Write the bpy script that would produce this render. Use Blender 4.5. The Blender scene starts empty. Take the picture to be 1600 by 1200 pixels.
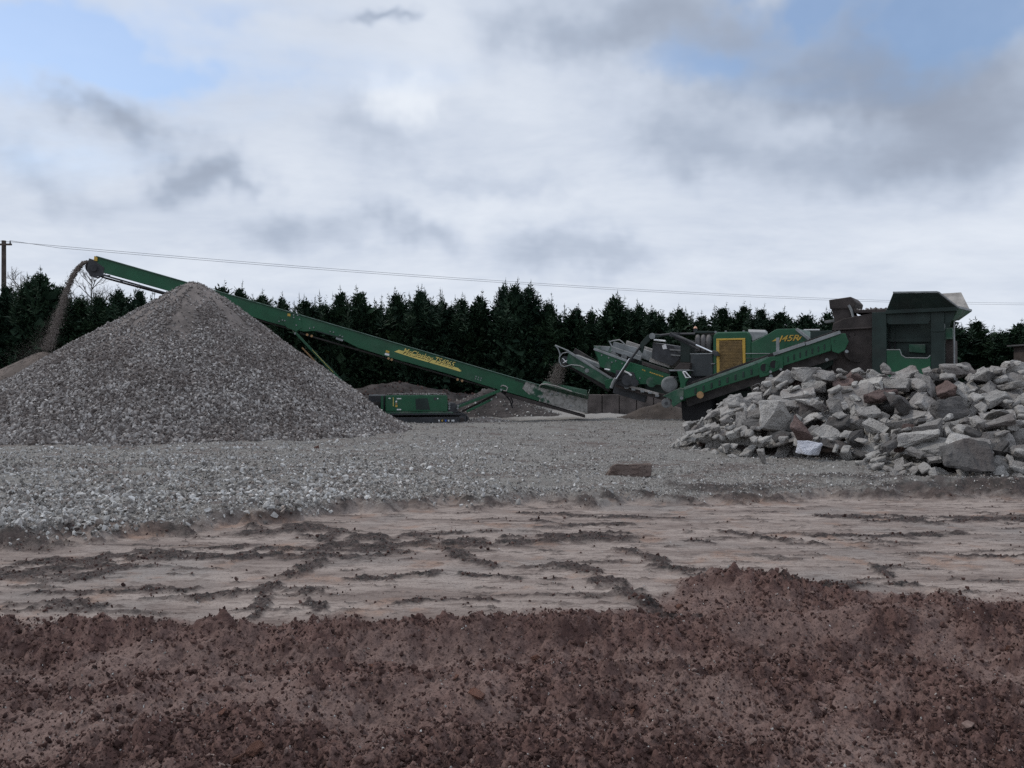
import bpy, bmesh, math, random
import numpy as np
from mathutils import Vector, Matrix

R = math.radians
# ------------------------------------------------------------------ camera
FPX, HZ, CH = 1280.0, 597.0, 1.7          # focal length and horizon in photo pixels, eye height
scene = bpy.context.scene
cam_d = bpy.data.cameras.new('camera'); cam = bpy.data.objects.new('camera', cam_d)
scene.collection.objects.link(cam); scene.camera = cam
cam_d.sensor_width = 36.0; cam_d.lens = 36.0 * FPX / 1600.0
cam_d.shift_y = -(600.0 - HZ) / 1600.0
cam_d.clip_start = 0.1; cam_d.clip_end = 3000.0
cam.location = (0, 0, CH); cam.rotation_euler = (R(90), 0, 0)
scene.render.engine = 'CYCLES'; scene.render.resolution_x = 1024; scene.render.resolution_y = 768
scene.view_settings.view_transform = 'Standard'
scene.view_settings.look = 'None'
scene.view_settings.gamma = 1.0
scene.view_settings.exposure = 0.0
scene.cycles.use_denoising = False; scene.cycles.max_bounces = 5; scene.cycles.diffuse_bounces = 3; scene.cycles.glossy_bounces = 2

# ------------------------------------------------------------------ sky
world = bpy.data.worlds.new('World'); scene.world = world; world.use_nodes = True
wn = world.node_tree; wn.nodes.clear()
class NB:
    """small node builder"""
    def __init__(s, tree): s.t = tree
    def n(s, typ, **kw):
        nd = s.t.nodes.new(typ)
        for k, v in kw.items(): setattr(nd, k, v)
        return nd
    def link(s, a, b): s.t.links.new(a, b)
    def put(s, sock, v):
        if hasattr(v, 'is_linked') or hasattr(v, 'links'): s.t.links.new(v, sock)
        else: sock.default_value = v
    def m(s, op, a, b=None, c=None, clamp=False):
        nd = s.n('ShaderNodeMath', operation=op); nd.use_clamp = clamp
        s.put(nd.inputs[0], a)
        if b is not None: s.put(nd.inputs[1], b)
        if c is not None: s.put(nd.inputs[2], c)
        return nd.outputs[0]
    def mix(s, f, a, b):
        nd = s.n('ShaderNodeMix', data_type='RGBA'); nd.clamp_factor = True
        s.put(nd.inputs[0], f); s.put(nd.inputs[6], a); s.put(nd.inputs[7], b)
        return nd.outputs[2]
    def ss(s, v, lo, hi, a=0.0, b=1.0):
        nd = s.n('ShaderNodeMapRange', interpolation_type='SMOOTHSTEP')
        s.put(nd.inputs[0], v); nd.inputs[1].default_value = lo; nd.inputs[2].default_value = hi
        nd.inputs[3].default_value = a; nd.inputs[4].default_value = b
        return nd.outputs[0]
    def noise(s, vec, scale, detail=4, rough=0.55, dist=0.0):
        nd = s.n('ShaderNodeTexNoise'); s.put(nd.inputs['Vector'], vec) if vec is not None else None
        nd.inputs['Scale'].default_value = scale; nd.inputs['Detail'].default_value = detail
        nd.inputs['Roughness'].default_value = rough; nd.inputs['Distortion'].default_value = dist
        return nd.outputs[0]
    def xyz(s, x, y, z):
        nd = s.n('ShaderNodeCombineXYZ'); s.put(nd.inputs[0], x); s.put(nd.inputs[1], y); s.put(nd.inputs[2], z)
        return nd.outputs[0]
def C(r, g, b): return (r, g, b, 1.0)

SUN_AZ, SUN_EL = -62.0, 50.0      # degrees: azimuth from +Y towards +X
W = NB(wn)
sky = W.n('ShaderNodeTexSky', sky_type='NISHITA'); sky.sun_disc = False
sky.sun_elevation = R(SUN_EL); sky.sun_rotation = R(SUN_AZ); sky.altitude = 100
sky.air_density = 1.0; sky.dust_density = 0.6; sky.ozone_density = 1.5
tc = W.n('ShaderNodeTexCoord')
sep = W.n('ShaderNodeSeparateXYZ'); W.link(tc.outputs['Generated'], sep.inputs[0])
dx, dy, dz = sep.outputs
az = W.m('ARCTAN2', dx, dy)
el = W.m('ARCSINE', dz, clamp=False)
# cloud decks: direction projected on a flat layer, soft near the horizon
den = W.m('ADD', W.m('MAXIMUM', dz, 0.0), 0.22)
cu = W.m('DIVIDE', dx, den); cv = W.m('DIVIDE', dy, den)
cvec = W.xyz(cu, W.m('MULTIPLY', cv, 1.25), 3.7)
warp = W.noise(cvec, 1.1, 1)
cv2 = W.xyz(W.m('ADD', cu, W.m('MULTIPLY', warp, 0.6)), W.m('MULTIPLY', cv, 1.3), 1.3)
n_big = W.noise(cv2, 0.75, 1, 0.55)
n_mid = W.noise(cv2, 2.1, 6, 0.58)
n_fin = W.noise(cv2, 6.5, 3, 0.6)
# ragged coordinates for the single clouds
jit = W.m('SUBTRACT', W.noise(tc.outputs['Generated'], 7.0, 4, 0.6), 0.5)
vo = W.n('ShaderNodeVectorMath', operation='ADD'); W.link(tc.outputs['Generated'], vo.inputs[0]); vo.inputs[1].default_value = (4.1, 2.2, 7.7)
jit2 = W.m('SUBTRACT', W.noise(vo.outputs[0], 6.0, 4, 0.6), 0.5)
azj = W.m('ADD', az, W.m('MULTIPLY', jit, 0.30))
elj = W.m('ADD', el, W.m('MULTIPLY', jit2, 0.16))
def sky_dir(px, py):
    x, z = (px - 800) / FPX, (HZ - py) / FPX
    l = math.sqrt(x * x + 1 + z * z)
    return math.atan2(x, 1), math.asin(z / l)
def blob(px, py, wpx, hpx):
    a, e = sky_dir(px, py)
    u = W.m('DIVIDE', W.m('SUBTRACT', azj, a), wpx / FPX)
    v = W.m('DIVIDE', W.m('SUBTRACT', elj, e), hpx / FPX)
    r2 = W.m('ADD', W.m('MULTIPLY', u, u), W.m('MULTIPLY', v, v))
    return W.m('POWER', 2.718, W.m('MULTIPLY', r2, -1.0))
def total(lst, gains):
    t = None
    for b, g in zip(lst, gains):
        v = W.m('MULTIPLY', b, g); t = v if t is None else W.m('ADD', t, v)
    return t
gaps = [(60, 30, 120, 42), (215, 108, 130, 36), (340, -10, 200, 30), (1500, 18, 130, 42), (1240, 5, 90, 34), (1065, 100, 90, 28), (30, 130, 80, 50)]
greys = [(1330, 100, 230, 62), (1010, 40, 190, 46), (1540, 160, 190, 60), (1120, 225, 110, 34), (200, 195, 62, 26), (310, 270, 60, 26), (450, 360, 100, 30),
         (900, 390, 130, 30), (640, 365, 60, 26), (570, 37, 48, 10), (60, 280, 90, 24), (570, 220, 80, 36), (1400, 235, 170, 40), (760, 280, 120, 20)]
whites = [(610, 172, 44, 34), (1290, 190, 130, 26), (700, 60, 160, 60), (800, 330, 160, 40)]
gap = total([blob(*g) for g in gaps], [1, .8, .35, 1, .8, .45, .5])
grey = total([blob(*g) for g in greys], [.80, .62, .55, .36, .62, .62, .42, .38, .40, .50, .28, .28, .38, .2])
white = total([blob(*g) for g in whites], [.40, .2, .1, .1])
gap = W.m('ADD', gap, W.ss(n_big, 0.56, 0.72, 0.0, 0.45))
gapm = W.ss(W.m('ADD', gap, W.m('MULTIPLY', W.m('SUBTRACT', n_mid, 0.5), 1.0)), 0.30, 1.05)
shade = W.m('ADD', W.m('MULTIPLY', W.m('SUBTRACT', n_mid, 0.5), 0.55), W.m('MULTIPLY', W.m('SUBTRACT', n_fin, 0.5), 0.20))
lum = W.m('SUBTRACT', W.m('ADD', shade, W.m('MULTIPLY', white, 1.0)), W.m('MULTIPLY', grey, W.m('ADD', 0.35, W.m('MULTIPLY', n_mid, 0.9))))
lowlift = W.ss(el, 0.0, 0.35, 0.10, 0.0)
lum = W.m('ADD', W.m('ADD', lum, lowlift), 0.10)
t01 = W.ss(lum, -0.75, 0.55)
ramp = W.n('ShaderNodeValToRGB'); W.link(t01, ramp.inputs[0])
cr_ = ramp.color_ramp; cr_.elements[0].position = 0.0; cr_.elements[0].color = C(.29, .335, .425)
cr_.elements[1].position = 1.0; cr_.elements[1].color = C(.82, .87, .945)
e_ = cr_.elements.new(0.35); e_.color = C(.43, .495, .61)
e_ = cr_.elements.new(0.65); e_.color = C(.60, .665, .78)
bg_cloud = W.n('ShaderNodeBackground'); W.link(ramp.outputs[0], bg_cloud.inputs[0]); bg_cloud.inputs[1].default_value = 1.0
bg_sky = W.n('ShaderNodeBackground'); W.link(sky.outputs[0], bg_sky.inputs[0]); bg_sky.inputs[1].default_value = 0.15
mixw = W.n('ShaderNodeMixShader'); W.link(W.m('MULTIPLY', W.m('MULTIPLY', gapm, 0.80), W.ss(el, .10, .30)), mixw.inputs[0]); W.link(bg_cloud.outputs[0], mixw.inputs[1]); W.link(bg_sky.outputs[0], mixw.inputs[2])
wout = W.n('ShaderNodeOutputWorld'); W.link(mixw.outputs[0], wout.inputs[0])

# ------------------------------------------------------------------ sun
sl = bpy.data.lights.new('sun', 'SUN'); sl.energy = 1.5; sl.angle = R(11); sl.color = (1.0, .95, .88)
so = bpy.data.objects.new('sun', sl); scene.collection.objects.link(so)
sd = Vector((math.sin(R(SUN_AZ)) * math.cos(R(SUN_EL)), math.cos(R(SUN_AZ)) * math.cos(R(SUN_EL)), math.sin(R(SUN_EL))))
so.rotation_euler = sd.to_track_quat('Z', 'Y').to_euler(); so.location = (0, 0, 60)

# ------------------------------------------------------------------ helpers
col = scene.collection
rng = np.random.default_rng(7)
random.seed(7)
def px2(px, py, Y): return Vector(((px - 800) / FPX * Y, Y, CH - (py - HZ) / FPX * Y))
def gpx(px, py):
    Y = CH * FPX / (py - HZ); return (px - 800) / FPX * Y, Y
def tag(o, label=None, cat=None, group=None, kind=None):
    if label: o['label'] = label
    if cat: o['category'] = cat
    if group: o['group'] = group
    if kind: o['kind'] = kind
    return o
def empty(name, loc, rz=0.0):
    o = bpy.data.objects.new(name, None); col.objects.link(o); o.location = loc; o.rotation_euler = (0, 0, rz)
    o.empty_display_size = 0.3
    return o
def link_mesh(name, me, mat=None, parent=None):
    o = bpy.data.objects.new(name, me); col.objects.link(o)
    if mat is not None and len(me.materials) == 0: me.materials.append(mat)
    if parent: o.parent = parent
    return o
class MB:
    def __init__(s): s.v = []; s.f = []
    def add(s, vs, fs):
        k = len(s.v); s.v += [tuple(v) for v in vs]; s.f += [tuple(i + k for i in f) for f in fs]; return s
    def hexa(s, p):   # 8 points: bottom 4 ccw, top 4 ccw
        return s.add(p, [(3, 2, 1, 0), (4, 5, 6, 7), (0, 1, 5, 4), (1, 2, 6, 5), (2, 3, 7, 6), (3, 0, 4, 7)])
    def box(s, a, b):
        (x0, y0, z0), (x1, y1, z1) = a, b
        return s.hexa([(x0, y0, z0), (x1, y0, z0), (x1, y1, z0), (x0, y1, z0), (x0, y0, z1), (x1, y0, z1), (x1, y1, z1), (x0, y1, z1)])
    def prism(s, poly, off):
        n = len(poly); off = Vector(off); a = [Vector(p) for p in poly]; b = [p + off for p in a]
        return s.add(a + b, [tuple(range(n))[::-1], tuple(range(n, 2 * n))] + [(i, (i + 1) % n, n + (i + 1) % n, n + i) for i in range(n)])
    def loft(s, A, B):
        n = len(A)
        return s.add(list(A) + list(B), [tuple(range(n))[::-1], tuple(range(n, 2 * n))] + [(i, (i + 1) % n, n + (i + 1) % n, n + i) for i in range(n)])
    def beam(s, p, q, w, h, up=(0, 0, 1)):
        p = Vector(p); q = Vector(q); d = (q - p).normalized(); u = Vector(up)
        l = d.cross(u).normalized() * (w / 2); v = l.cross(d).normalized() * (h / 2)
        return s.hexa([p - l - v, p + l - v, p + l + v, p - l + v, q - l - v, q + l - v, q + l + v, q - l + v])
    def cyl(s, p, q, r, n=16, r2=None):
        p = Vector(p); q = Vector(q); d = (q - p).normalized()
        a = d.orthogonal().normalized(); b = d.cross(a); r2 = r if r2 is None else r2
        A = [p + (a * math.cos(t) + b * math.sin(t)) * r for t in [2 * math.pi * i / n for i in range(n)]]
        B = [q + (a * math.cos(t) + b * math.sin(t)) * r2 for t in [2 * math.pi * i / n for i in range(n)]]
        return s.loft(A, B)
    def tube(s, pts, r, n=8):
        pts = [Vector(p) for p in pts]; k = len(s.v); m = len(pts); prev = None
        for i, p in enumerate(pts):
            d = (pts[min(i + 1, m - 1)] - pts[max(i - 1, 0)]).normalized()
            a = d.orthogonal().normalized() if prev is None else (prev - d * prev.dot(d)).normalized()
            prev = a; b = d.cross(a); rr = r[i] if isinstance(r, (list, tuple)) else r
            s.v += [tuple(p + (a * math.cos(t) + b * math.sin(t)) * rr) for t in [2 * math.pi * j / n for j in range(n)]]
        for i in range(m - 1):
            for j in range(n):
                s.f.append((k + i * n + j, k + i * n + (j + 1) % n, k + (i + 1) * n + (j + 1) % n, k + (i + 1) * n + j))
        s.f.append(tuple(k + j for j in range(n))[::-1]); s.f.append(tuple(k + (m - 1) * n + j for j in range(n)))
        return s
    def build(s, name, mat, parent=None, bevel=0.0, smooth=False):
        me = bpy.data.meshes.new(name); me.from_pydata(s.v, [], s.f)
        bm = bmesh.new(); bm.from_mesh(me); bmesh.ops.recalc_face_normals(bm, faces=bm.faces); bm.to_mesh(me); bm.free()
        o = link_mesh(name, me, mat, parent)
        if smooth:
            me.polygons.foreach_set('use_smooth', [True] * len(me.polygons))
        if bevel > 0:
            md = o.modifiers.new('bevel', 'BEVEL'); md.width = bevel; md.segments = 2; md.limit_method = 'ANGLE'; md.angle_limit = R(40)
        return o
def np_mesh(name, V, F):
    """V (n,3) float, F (m,k) int -> mesh, fast"""
    me = bpy.data.meshes.new(name); V = np.ascontiguousarray(V, dtype=np.float32); F = np.ascontiguousarray(F, dtype=np.int32)
    k = F.shape[1]
    me.vertices.add(len(V)); me.vertices.foreach_set('co', V.ravel())
    me.loops.add(F.size); me.loops.foreach_set('vertex_index', F.ravel())
    me.polygons.add(len(F)); me.polygons.foreach_set('loop_start', np.arange(0, F.size, k, dtype=np.int32))
    try: me.polygons.foreach_set('loop_total', np.full(len(F), k, dtype=np.int32))
    except Exception: pass
    me.update(calc_edges=True); me.validate()
    return me
# ---- numpy gradient noise
_perm = np.random.default_rng(11).permutation(4096).astype(np.int64)
_g = np.random.default_rng(12).uniform(0, 2 * np.pi, 4096)
_gx, _gy = np.cos(_g), np.sin(_g)
def pn(x, y, seed=0):
    x = np.asarray(x, float); y = np.asarray(y, float)
    xi = np.floor(x).astype(np.int64); yi = np.floor(y).astype(np.int64); xf = x - xi; yf = y - yi
    u = xf * xf * xf * (xf * (xf * 6 - 15) + 10); v = yf * yf * yf * (yf * (yf * 6 - 15) + 10)
    def h(a, b): return _perm[(_perm[(a + seed * 57) & 4095] + b) & 4095]
    def d(a, b, fx, fy):
        k = h(a, b); return _gx[k] * fx + _gy[k] * fy
    n00 = d(xi, yi, xf, yf); n10 = d(xi + 1, yi, xf - 1, yf); n01 = d(xi, yi + 1, xf, yf - 1); n11 = d(xi + 1, yi + 1, xf - 1, yf - 1)
    return (n00 * (1 - u) + n10 * u) * (1 - v) + (n01 * (1 - u) + n11 * u) * v * 1.0
def fbm(x, y, oct=4, seed=0, gain=.5):
    s = 0; a = 1.0; f = 1.0
    for o in range(oct):
        s = s + a * pn(x * f, y * f, seed + o * 3); a *= gain; f *= 2.03
    return s
_cr = np.random.default_rng(13).uniform(0, 1, (4096, 4))
def cells(x, y, seed=0, fill=.7):
    """rounded lumps of uneven size, one to a cell"""
    xi = np.floor(x).astype(np.int64); yi = np.floor(y).astype(np.int64); best = np.zeros(np.shape(x))
    for ox in (-1, 0, 1):
        for oy in (-1, 0, 1):
            k = _perm[(_perm[(xi + ox + seed * 71) & 4095] + yi + oy) & 4095]; q = _cr[k]
            r = .25 + .5 * q[..., 2]; d2 = ((x - xi - ox - q[..., 0]) ** 2 + (y - yi - oy - q[..., 1]) ** 2) / (r * r)
            best = np.maximum(best, np.where(q[..., 3] < fill, r * np.sqrt(np.clip(1 - d2, 0, 1)), 0))
    return best
def sst(x, a, b):
    t = np.clip((x - a) / (b - a), 0, 1); return t * t * (3 - 2 * t)

# ------------------------------------------------------------------ materials
def new_mat(name):
    m = bpy.data.materials.new(name); m.use_nodes = True; t = m.node_tree; t.nodes.clear()
    b = NB(t); out = b.n('ShaderNodeOutputMaterial'); p = b.n('ShaderNodeBsdfPrincipled'); b.link(p.outputs[0], out.inputs[0])
    return m, b, p
def mat_basic(name, c, rough=.6, metal=0.0, var=.15, scale=6.0, dust=0.0, dustc=(.30, .27, .25), bump=0.0, spec=.4, bscale=40.0):
    m, b, p = new_mat(name)
    tc = b.n('ShaderNodeTexCoord'); v = tc.outputs['Object']
    n1 = b.noise(v, scale, 5, .6)
    c0 = tuple(x * (1 - var) for x in c) + (1,); c1 = tuple(min(1, x * (1 + var)) for x in c) + (1,)
    cc = b.mix(b.ss(n1, .3, .7), c0, c1)
    if dust > 0:
        geo = b.n('ShaderNodeNewGeometry'); sp = b.n('ShaderNodeSeparateXYZ'); b.link(geo.outputs['Normal'], sp.inputs[0])
        up = b.ss(sp.outputs[2], .05, .75)
        n2 = b.noise(v, scale * .7, 6, .65)
        f = b.m('ADD', b.m('MULTIPLY', up, b.ss(n2, .25, .6)), b.m('MULTIPLY', b.ss(n2, .45, .75), .55))
        f = b.m('MULTIPLY', f, dust, clamp=True)
        cc = b.mix(f, cc, tuple(dustc) + (1,))
        b.put(p.inputs['Roughness'], b.m('ADD', rough, b.m('MULTIPLY', f, .35), clamp=True))
    else:
        p.inputs['Roughness'].default_value = rough
    b.put(p.inputs['Base Color'], cc); p.inputs['Metallic'].default_value = metal
    p.inputs['Specular IOR Level'].default_value = spec
    if bump > 0:
        bn = b.n('ShaderNodeBump'); bn.inputs['Strength'].default_value = 1.0; bn.inputs['Distance'].default_value = bump
        b.link(b.noise(v, bscale, 4, .6), bn.inputs['Height']); b.link(bn.outputs[0], p.inputs['Normal'])
    return m
M = {}
M['green'] = mat_basic('green_paint', (.007, .080, .034), .42, var=.18, scale=1.3, dust=.16, dustc=(.20, .21, .19))
M['green_dirty'] = mat_basic('dusty_green_paint', (.018, .075, .042), .6, var=.25, scale=2.2, dust=.75, dustc=(.30, .29, .27))
M['green_dark'] = mat_basic('dull_green_paint', (.012, .026, .022), .6, var=.3, scale=1.6, dust=.35, dustc=(.10, .098, .092))
M['lit_edge'] = mat_basic('green_edge_highlight', (.10, .17, .135), .6, var=.3, scale=4, dust=.4, dustc=(.3, .3, .28))  # paler green, paints a light highlight along the flange edges
M['caked'] = mat_basic('caked_dust', (.34, .32, .30), .95, var=.25, scale=4, bump=.01)
M['greysteel'] = mat_basic('grey_steel', (.22, .235, .24), .55, var=.25, scale=3, dust=.5, dustc=(.33, .31, .29))
M['darksteel'] = mat_basic('dark_steel', (.035, .037, .042), .6, var=.35, scale=3, dust=.35, dustc=(.16, .15, .145))
M['brownsteel'] = mat_basic('dusty_brown_steel', (.042, .034, .032), .8, var=.4, scale=2, dust=.5, dustc=(.13, .112, .105), bump=.008, bscale=12)
M['rubber'] = mat_basic('black_rubber', (.012, .012, .014), .8, var=.3, scale=3)
M['belt'] = mat_basic('belt_rubber', (.03, .028, .028), .85, var=.3, scale=3, dust=.6, dustc=(.15, .13, .12))
M['yellow'] = mat_basic('yellow_paint', (.52, .33, .05), .5, var=.12, scale=4, dust=.25, dustc=(.35, .3, .22))
M['yelmesh'] = mat_basic('yellow_grille_paint', (.25, .16, .06), .6, var=.25, scale=5, dust=.3, dustc=(.25, .2, .15))
M['paleyellow'] = mat_basic('pale_yellow_decal', (.68, .55, .16), .5, var=.06, scale=4)
M['black'] = mat_basic('black_decal', (.008, .008, .009), .6, var=.1)
M['white'] = mat_basic('white_decal', (.72, .72, .72), .5, var=.05)
M['blue'] = mat_basic('blue_decal', (.03, .12, .5), .5, var=.05)
M['orange'] = mat_basic('orange_strut', (.34, .20, .09), .55, var=.2, dust=.3)
M['chrome'] = mat_basic('chrome_rod', (.75, .76, .78), .15, metal=1.0, var=.05)
M['darkgrey'] = mat_basic('dark_grey_tank', (.045, .052, .055), .55, var=.2, scale=2, dust=.4, dustc=(.14, .13, .125))
M['bellows'] = mat_basic('grey_bellows', (.14, .135, .135), .7, var=.25, scale=3, dust=.3)
M['beacon'] = mat_basic('beacon_lens', (.75, .42, .28), .3, var=.05)
M['bluegrey'] = mat_basic('bluish_grey_motor', (.17, .175, .175), .7, var=.25, scale=4, dust=.4)
M['pole'] = mat_basic('weathered_pole', (.075, .06, .052), .9, var=.3, scale=3)
M['wire'] = mat_basic('wire', (.30, .31, .33), .6)
M['bark'] = mat_basic('bark', (.055, .045, .038), .9, var=.35, scale=8, bump=.01)
M['twig'] = mat_basic('bare_twigs', (.09, .075, .065), .9, var=.25)
M['conc_wall'] = mat_basic('stained_concrete', (.10, .085, .08), .9, var=.45, scale=1.2, bump=.01)
M['shed'] = mat_basic('brown_boards', (.05, .038, .034), .85, var=.3, scale=2)
M['shedroof'] = mat_basic('grey_sheet_roof', (.07, .07, .07), .6, var=.2)

def mat_caked():
    m, b, p = new_mat('green_paint_caked_with_dust')
    tc = b.n('ShaderNodeTexCoord'); v = tc.outputs['Object']
    n1 = b.noise(v, 1.1, 5, .62); n2 = b.noise(v, 7.0, 4, .6)
    g = b.mix(b.ss(n2, .3, .7), C(.014, .06, .034), C(.03, .09, .055)); d = b.mix(b.ss(n2, .35, .65), C(.22, .205, .19), C(.36, .345, .325))
    f = b.m('MULTIPLY', b.ss(b.m('ADD', n1, b.m('MULTIPLY', n2, .35)), .52, .62), .95)
    b.put(p.inputs['Base Color'], b.mix(f, g, d)); p.inputs['Roughness'].default_value = .85
    return m
M['caked_green'] = mat_caked()
def mat_foliage():
    m, b, p = new_mat('conifer_foliage')
    tc = b.n('ShaderNodeTexCoord'); oi = b.n('ShaderNodeObjectInfo')
    n = b.noise(tc.outputs['Object'], 1.4, 4, .6)
    c = b.mix(b.ss(n, .3, .7), C(.012, .026, .016), C(.032, .062, .030))
    c = b.mix(b.m('MULTIPLY', oi.outputs['Random'], .5), c, C(.018, .040, .030))
    b.put(p.inputs['Base Color'], c); p.inputs['Roughness'].default_value = .7; p.inputs['Specular IOR Level'].default_value = .15
    return m
M['foliage'] = mat_foliage()
def mat_concrete(name, lo, hi, dirt=(.13, .105, .095), dirtf=.7):
    m, b, p = new_mat(name)
    tc = b.n('ShaderNodeTexCoord'); oi = b.n('ShaderNodeObjectInfo')
    off = b.n('ShaderNodeVectorMath', operation='ADD'); b.link(tc.outputs['Object'], off.inputs[0])
    rv = b.m('MULTIPLY', oi.outputs['Random'], 37.0); b.link(b.xyz(rv, rv, rv), off.inputs[1])
    v = off.outputs[0]
    n1 = b.noise(v, 2.2, 3, .62); n2 = b.noise(v, 11.0, 4, .7); n3 = b.noise(v, 34.0, 3, .7)
    c = b.mix(b.ss(n1, .3, .7), C(*lo), C(*hi))
    c = b.mix(b.ss(n2, .53, .66, 0, .6), c, C(*[x * .42 for x in lo]))
    c = b.mix(b.ss(n3, .60, .72, 0, .5), c, C(*[min(.6, x * 1.35) for x in hi]))
    nd = b.noise(v, 1.1, 3, .6)
    c = b.mix(b.ss(nd, .50, .68, 0, dirtf), c, C(*dirt))
    t = b.m('ADD', .72, b.m('MULTIPLY', oi.outputs['Random'], .5))
    vm = b.n('ShaderNodeVectorMath', operation='SCALE'); b.link(c, vm.inputs[0]); b.link(t, vm.inputs['Scale'])
    b.link(vm.outputs[0], p.inputs['Base Color']); p.inputs['Roughness'].default_value = .92; p.inputs['Specular IOR Level'].default_value = .2
    bn = b.n('ShaderNodeBump'); bn.inputs['Strength'].default_value = .9; bn.inputs['Distance'].default_value = .06
    h = b.m('ADD', b.m('MULTIPLY', n2, 1.0), b.m('MULTIPLY', n3, .35)); b.link(h, bn.inputs['Height']); b.link(bn.outputs[0], p.inputs['Normal'])
    return m
M['conc_pale'] = mat_concrete('pale_concrete', (.35, .335, .318), (.50, .483, .46), dirtf=.45)
M['conc_mid'] = mat_concrete('grey_concrete', (.25, .235, .224), (.39, .372, .355))
M['conc_dark'] = mat_concrete('dark_concrete', (.10, .096, .094), (.16, .152, .148), dirtf=.5)
M['conc_red'] = mat_concrete('reddish_rubble', (.11, .078, .072), (.17, .122, .112), dirt=(.10, .075, .07))
M['conc_blue'] = mat_concrete('bluish_white_block', (.46, .47, .52), (.56, .57, .62), dirtf=.15)
M['slab_brown'] = mat_concrete('brown_slab', (.115, .082, .07), (.20, .155, .135), dirt=(.07, .05, .045))
M['brick'] = mat_concrete('red_brick', (.20, .095, .068), (.28, .145, .108), dirt=(.12, .07, .06), dirtf=.5)
def mat_stone(name, stops, bump=.01, soil=None, tint=0.0):
    """per-instance colour picked from a ramp"""
    m, b, p = new_mat(name)
    oi = b.n('ShaderNodeObjectInfo'); tc = b.n('ShaderNodeTexCoord')
    rp = b.n('ShaderNodeValToRGB'); rp.color_ramp.interpolation = 'LINEAR'
    el = rp.color_ramp.elements
    for i, (pos, c) in enumerate(stops):
        e = el[i] if i < 2 else el.new(pos)
        e.position = pos; e.color = C(*c)
    b.link(oi.outputs['Random'], rp.inputs[0])
    n = b.noise(tc.outputs['Object'], 3.0, 4, .6)
    c = b.mix(b.ss(n, .35, .7, 0, .45), rp.outputs[0], C(*(soil or (.10, .085, .08))))
    if tint > 0:
        geo = b.n('ShaderNodeNewGeometry'); nt = b.noise(geo.outputs['Position'], .55, 4, .65)
        c = b.mix(b.ss(nt, .42, .62, 0, tint), c, C(.125, .10, .09))
    b.put(p.inputs['Base Color'], c); p.inputs['Roughness'].default_value = .93; p.inputs['Specular IOR Level'].default_value = .15
    return m
M['pile_stone'] = mat_stone('crushed_stone', [(0, (.11, .095, .089)), (1, (.60, .575, .555)), (.5, (.27, .247, .235)), (.8, (.43, .41, .395))], tint=.45)
M['gravel_stone'] = mat_stone('gravel_stones', [(0, (.16, .15, .14)), (1, (.66, .65, .63)), (.4, (.29, .275, .26)), (.75, (.46, .45, .43)), (.45, (.31, .26, .23))])
M['clod'] = mat_stone('soil_clods', [(0, (.036, .021, .019)), (1, (.26, .20, .18)), (.5, (.080, .045, .038)), (.82, (.13, .078, .067)), (.95, (.165, .11, .096))], soil=(.064, .038, .033))
M['dust_stone'] = mat_stone('falling_fines', [(0, (.15, .125, .11)), (1, (.30, .27, .25)), (.5, (.20, .175, .16))])

# ------------------------------------------------------------------ ground shape
def interp(x, pts):
    p = np.array(sorted(pts)); return np.interp(x, p[:, 0], p[:, 1])
def gp(lst): return [gpx(*q) for q in lst]
MUD_EDGE = gp([(-300, 965), (0, 968), (300, 972), (520, 968), (800, 962), (940, 955), (1030, 930), (1080, 905), (1150, 897), (1260, 905), (1400, 925), (1600, 930), (1900, 930)])
GRAV_EDGE = gp([(-500, 872), (-200, 870), (0, 858), (200, 842), (400, 822), (560, 800), (700, 792), (900, 787), (1100, 785), (1300, 778), (1600, 776), (1900, 778)])
LINES = [   # dark soil spread over the flat: photo pixels, half width in metres, height
    ([(395, 832), (470, 826), (520, 838), (600, 848), (720, 852), (835, 845), (960, 838)], .22, .05),
    ([(515, 845), (495, 878), (440, 910), (410, 925), (310, 936)], .085, .045),
    ([(-60, 900), (60, 890), (180, 876), (330, 866), (450, 866), (600, 858)], .27, .012),
    ([(130, 905), (190, 888), (260, 878)], .10, .02),
    ([(700, 858), (740, 880), (778, 886)], .07, .03), ([(868, 880), (930, 900), (972, 922), (1015, 945), (1060, 960)], .09, .05),
    ([(412, 928), (402, 965)], .05, .03), ([(-40, 932), (150, 926), (300, 924)], .05, .02), ([(978, 856), (1032, 880)], .07, .035),
    ([(1030, 885), (1065, 895), (1110, 897)], .10, .05), ([(1050, 842), (1110, 848)], .05, .02), ([(1140, 832), (1200, 843), (1285, 850)], .06, .03),
    ([(480, 925), (500, 958)], .06, .03), ([(560, 906), (700, 897), (800, 905)], .06, .015), ([(1370, 884), (1388, 902)], .05, .02),
    ([(1180, 905), (1250, 920)], .08, .04), ([(1320, 806), (1450, 812), (1600, 808)], .22, .015), ([(1270, 835), (1400, 838), (1500, 832)], .10, .01),
    ([(820, 800), (950, 806), (1050, 808)], .08, .015), ([(640, 836), (760, 830)], .10, .015), ([(1500, 870), (1620, 866)], .05, .02),
    ([(840, 812), (880, 820), (990, 818)], .08, .02), ([(590, 950), (660, 936), (780, 940)], .04, .02), ([(0, 955), (60, 945), (130, 950)], .10, .02),
    ([(1230, 925), (1330, 915), (1420, 912)], .05, .02)]
LINES_W = [([gpx(*q) for q in l], w, h) for l, w, h in LINES]
def seg_dist(X, Y, pts):
    d = np.full(np.shape(X), 1e9)
    for (ax, ay), (bx, by) in zip(pts[:-1], pts[1:]):
        vx, vy = bx - ax, by - ay; t = np.clip(((X - ax) * vx + (Y - ay) * vy) / (vx * vx + vy * vy + 1e-9), 0, 1)
        d = np.minimum(d, np.hypot(X - ax - t * vx, Y - ay - t * vy))
    return d
STK_C = (-3.85, 36.5)      # stacker track centre
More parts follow.
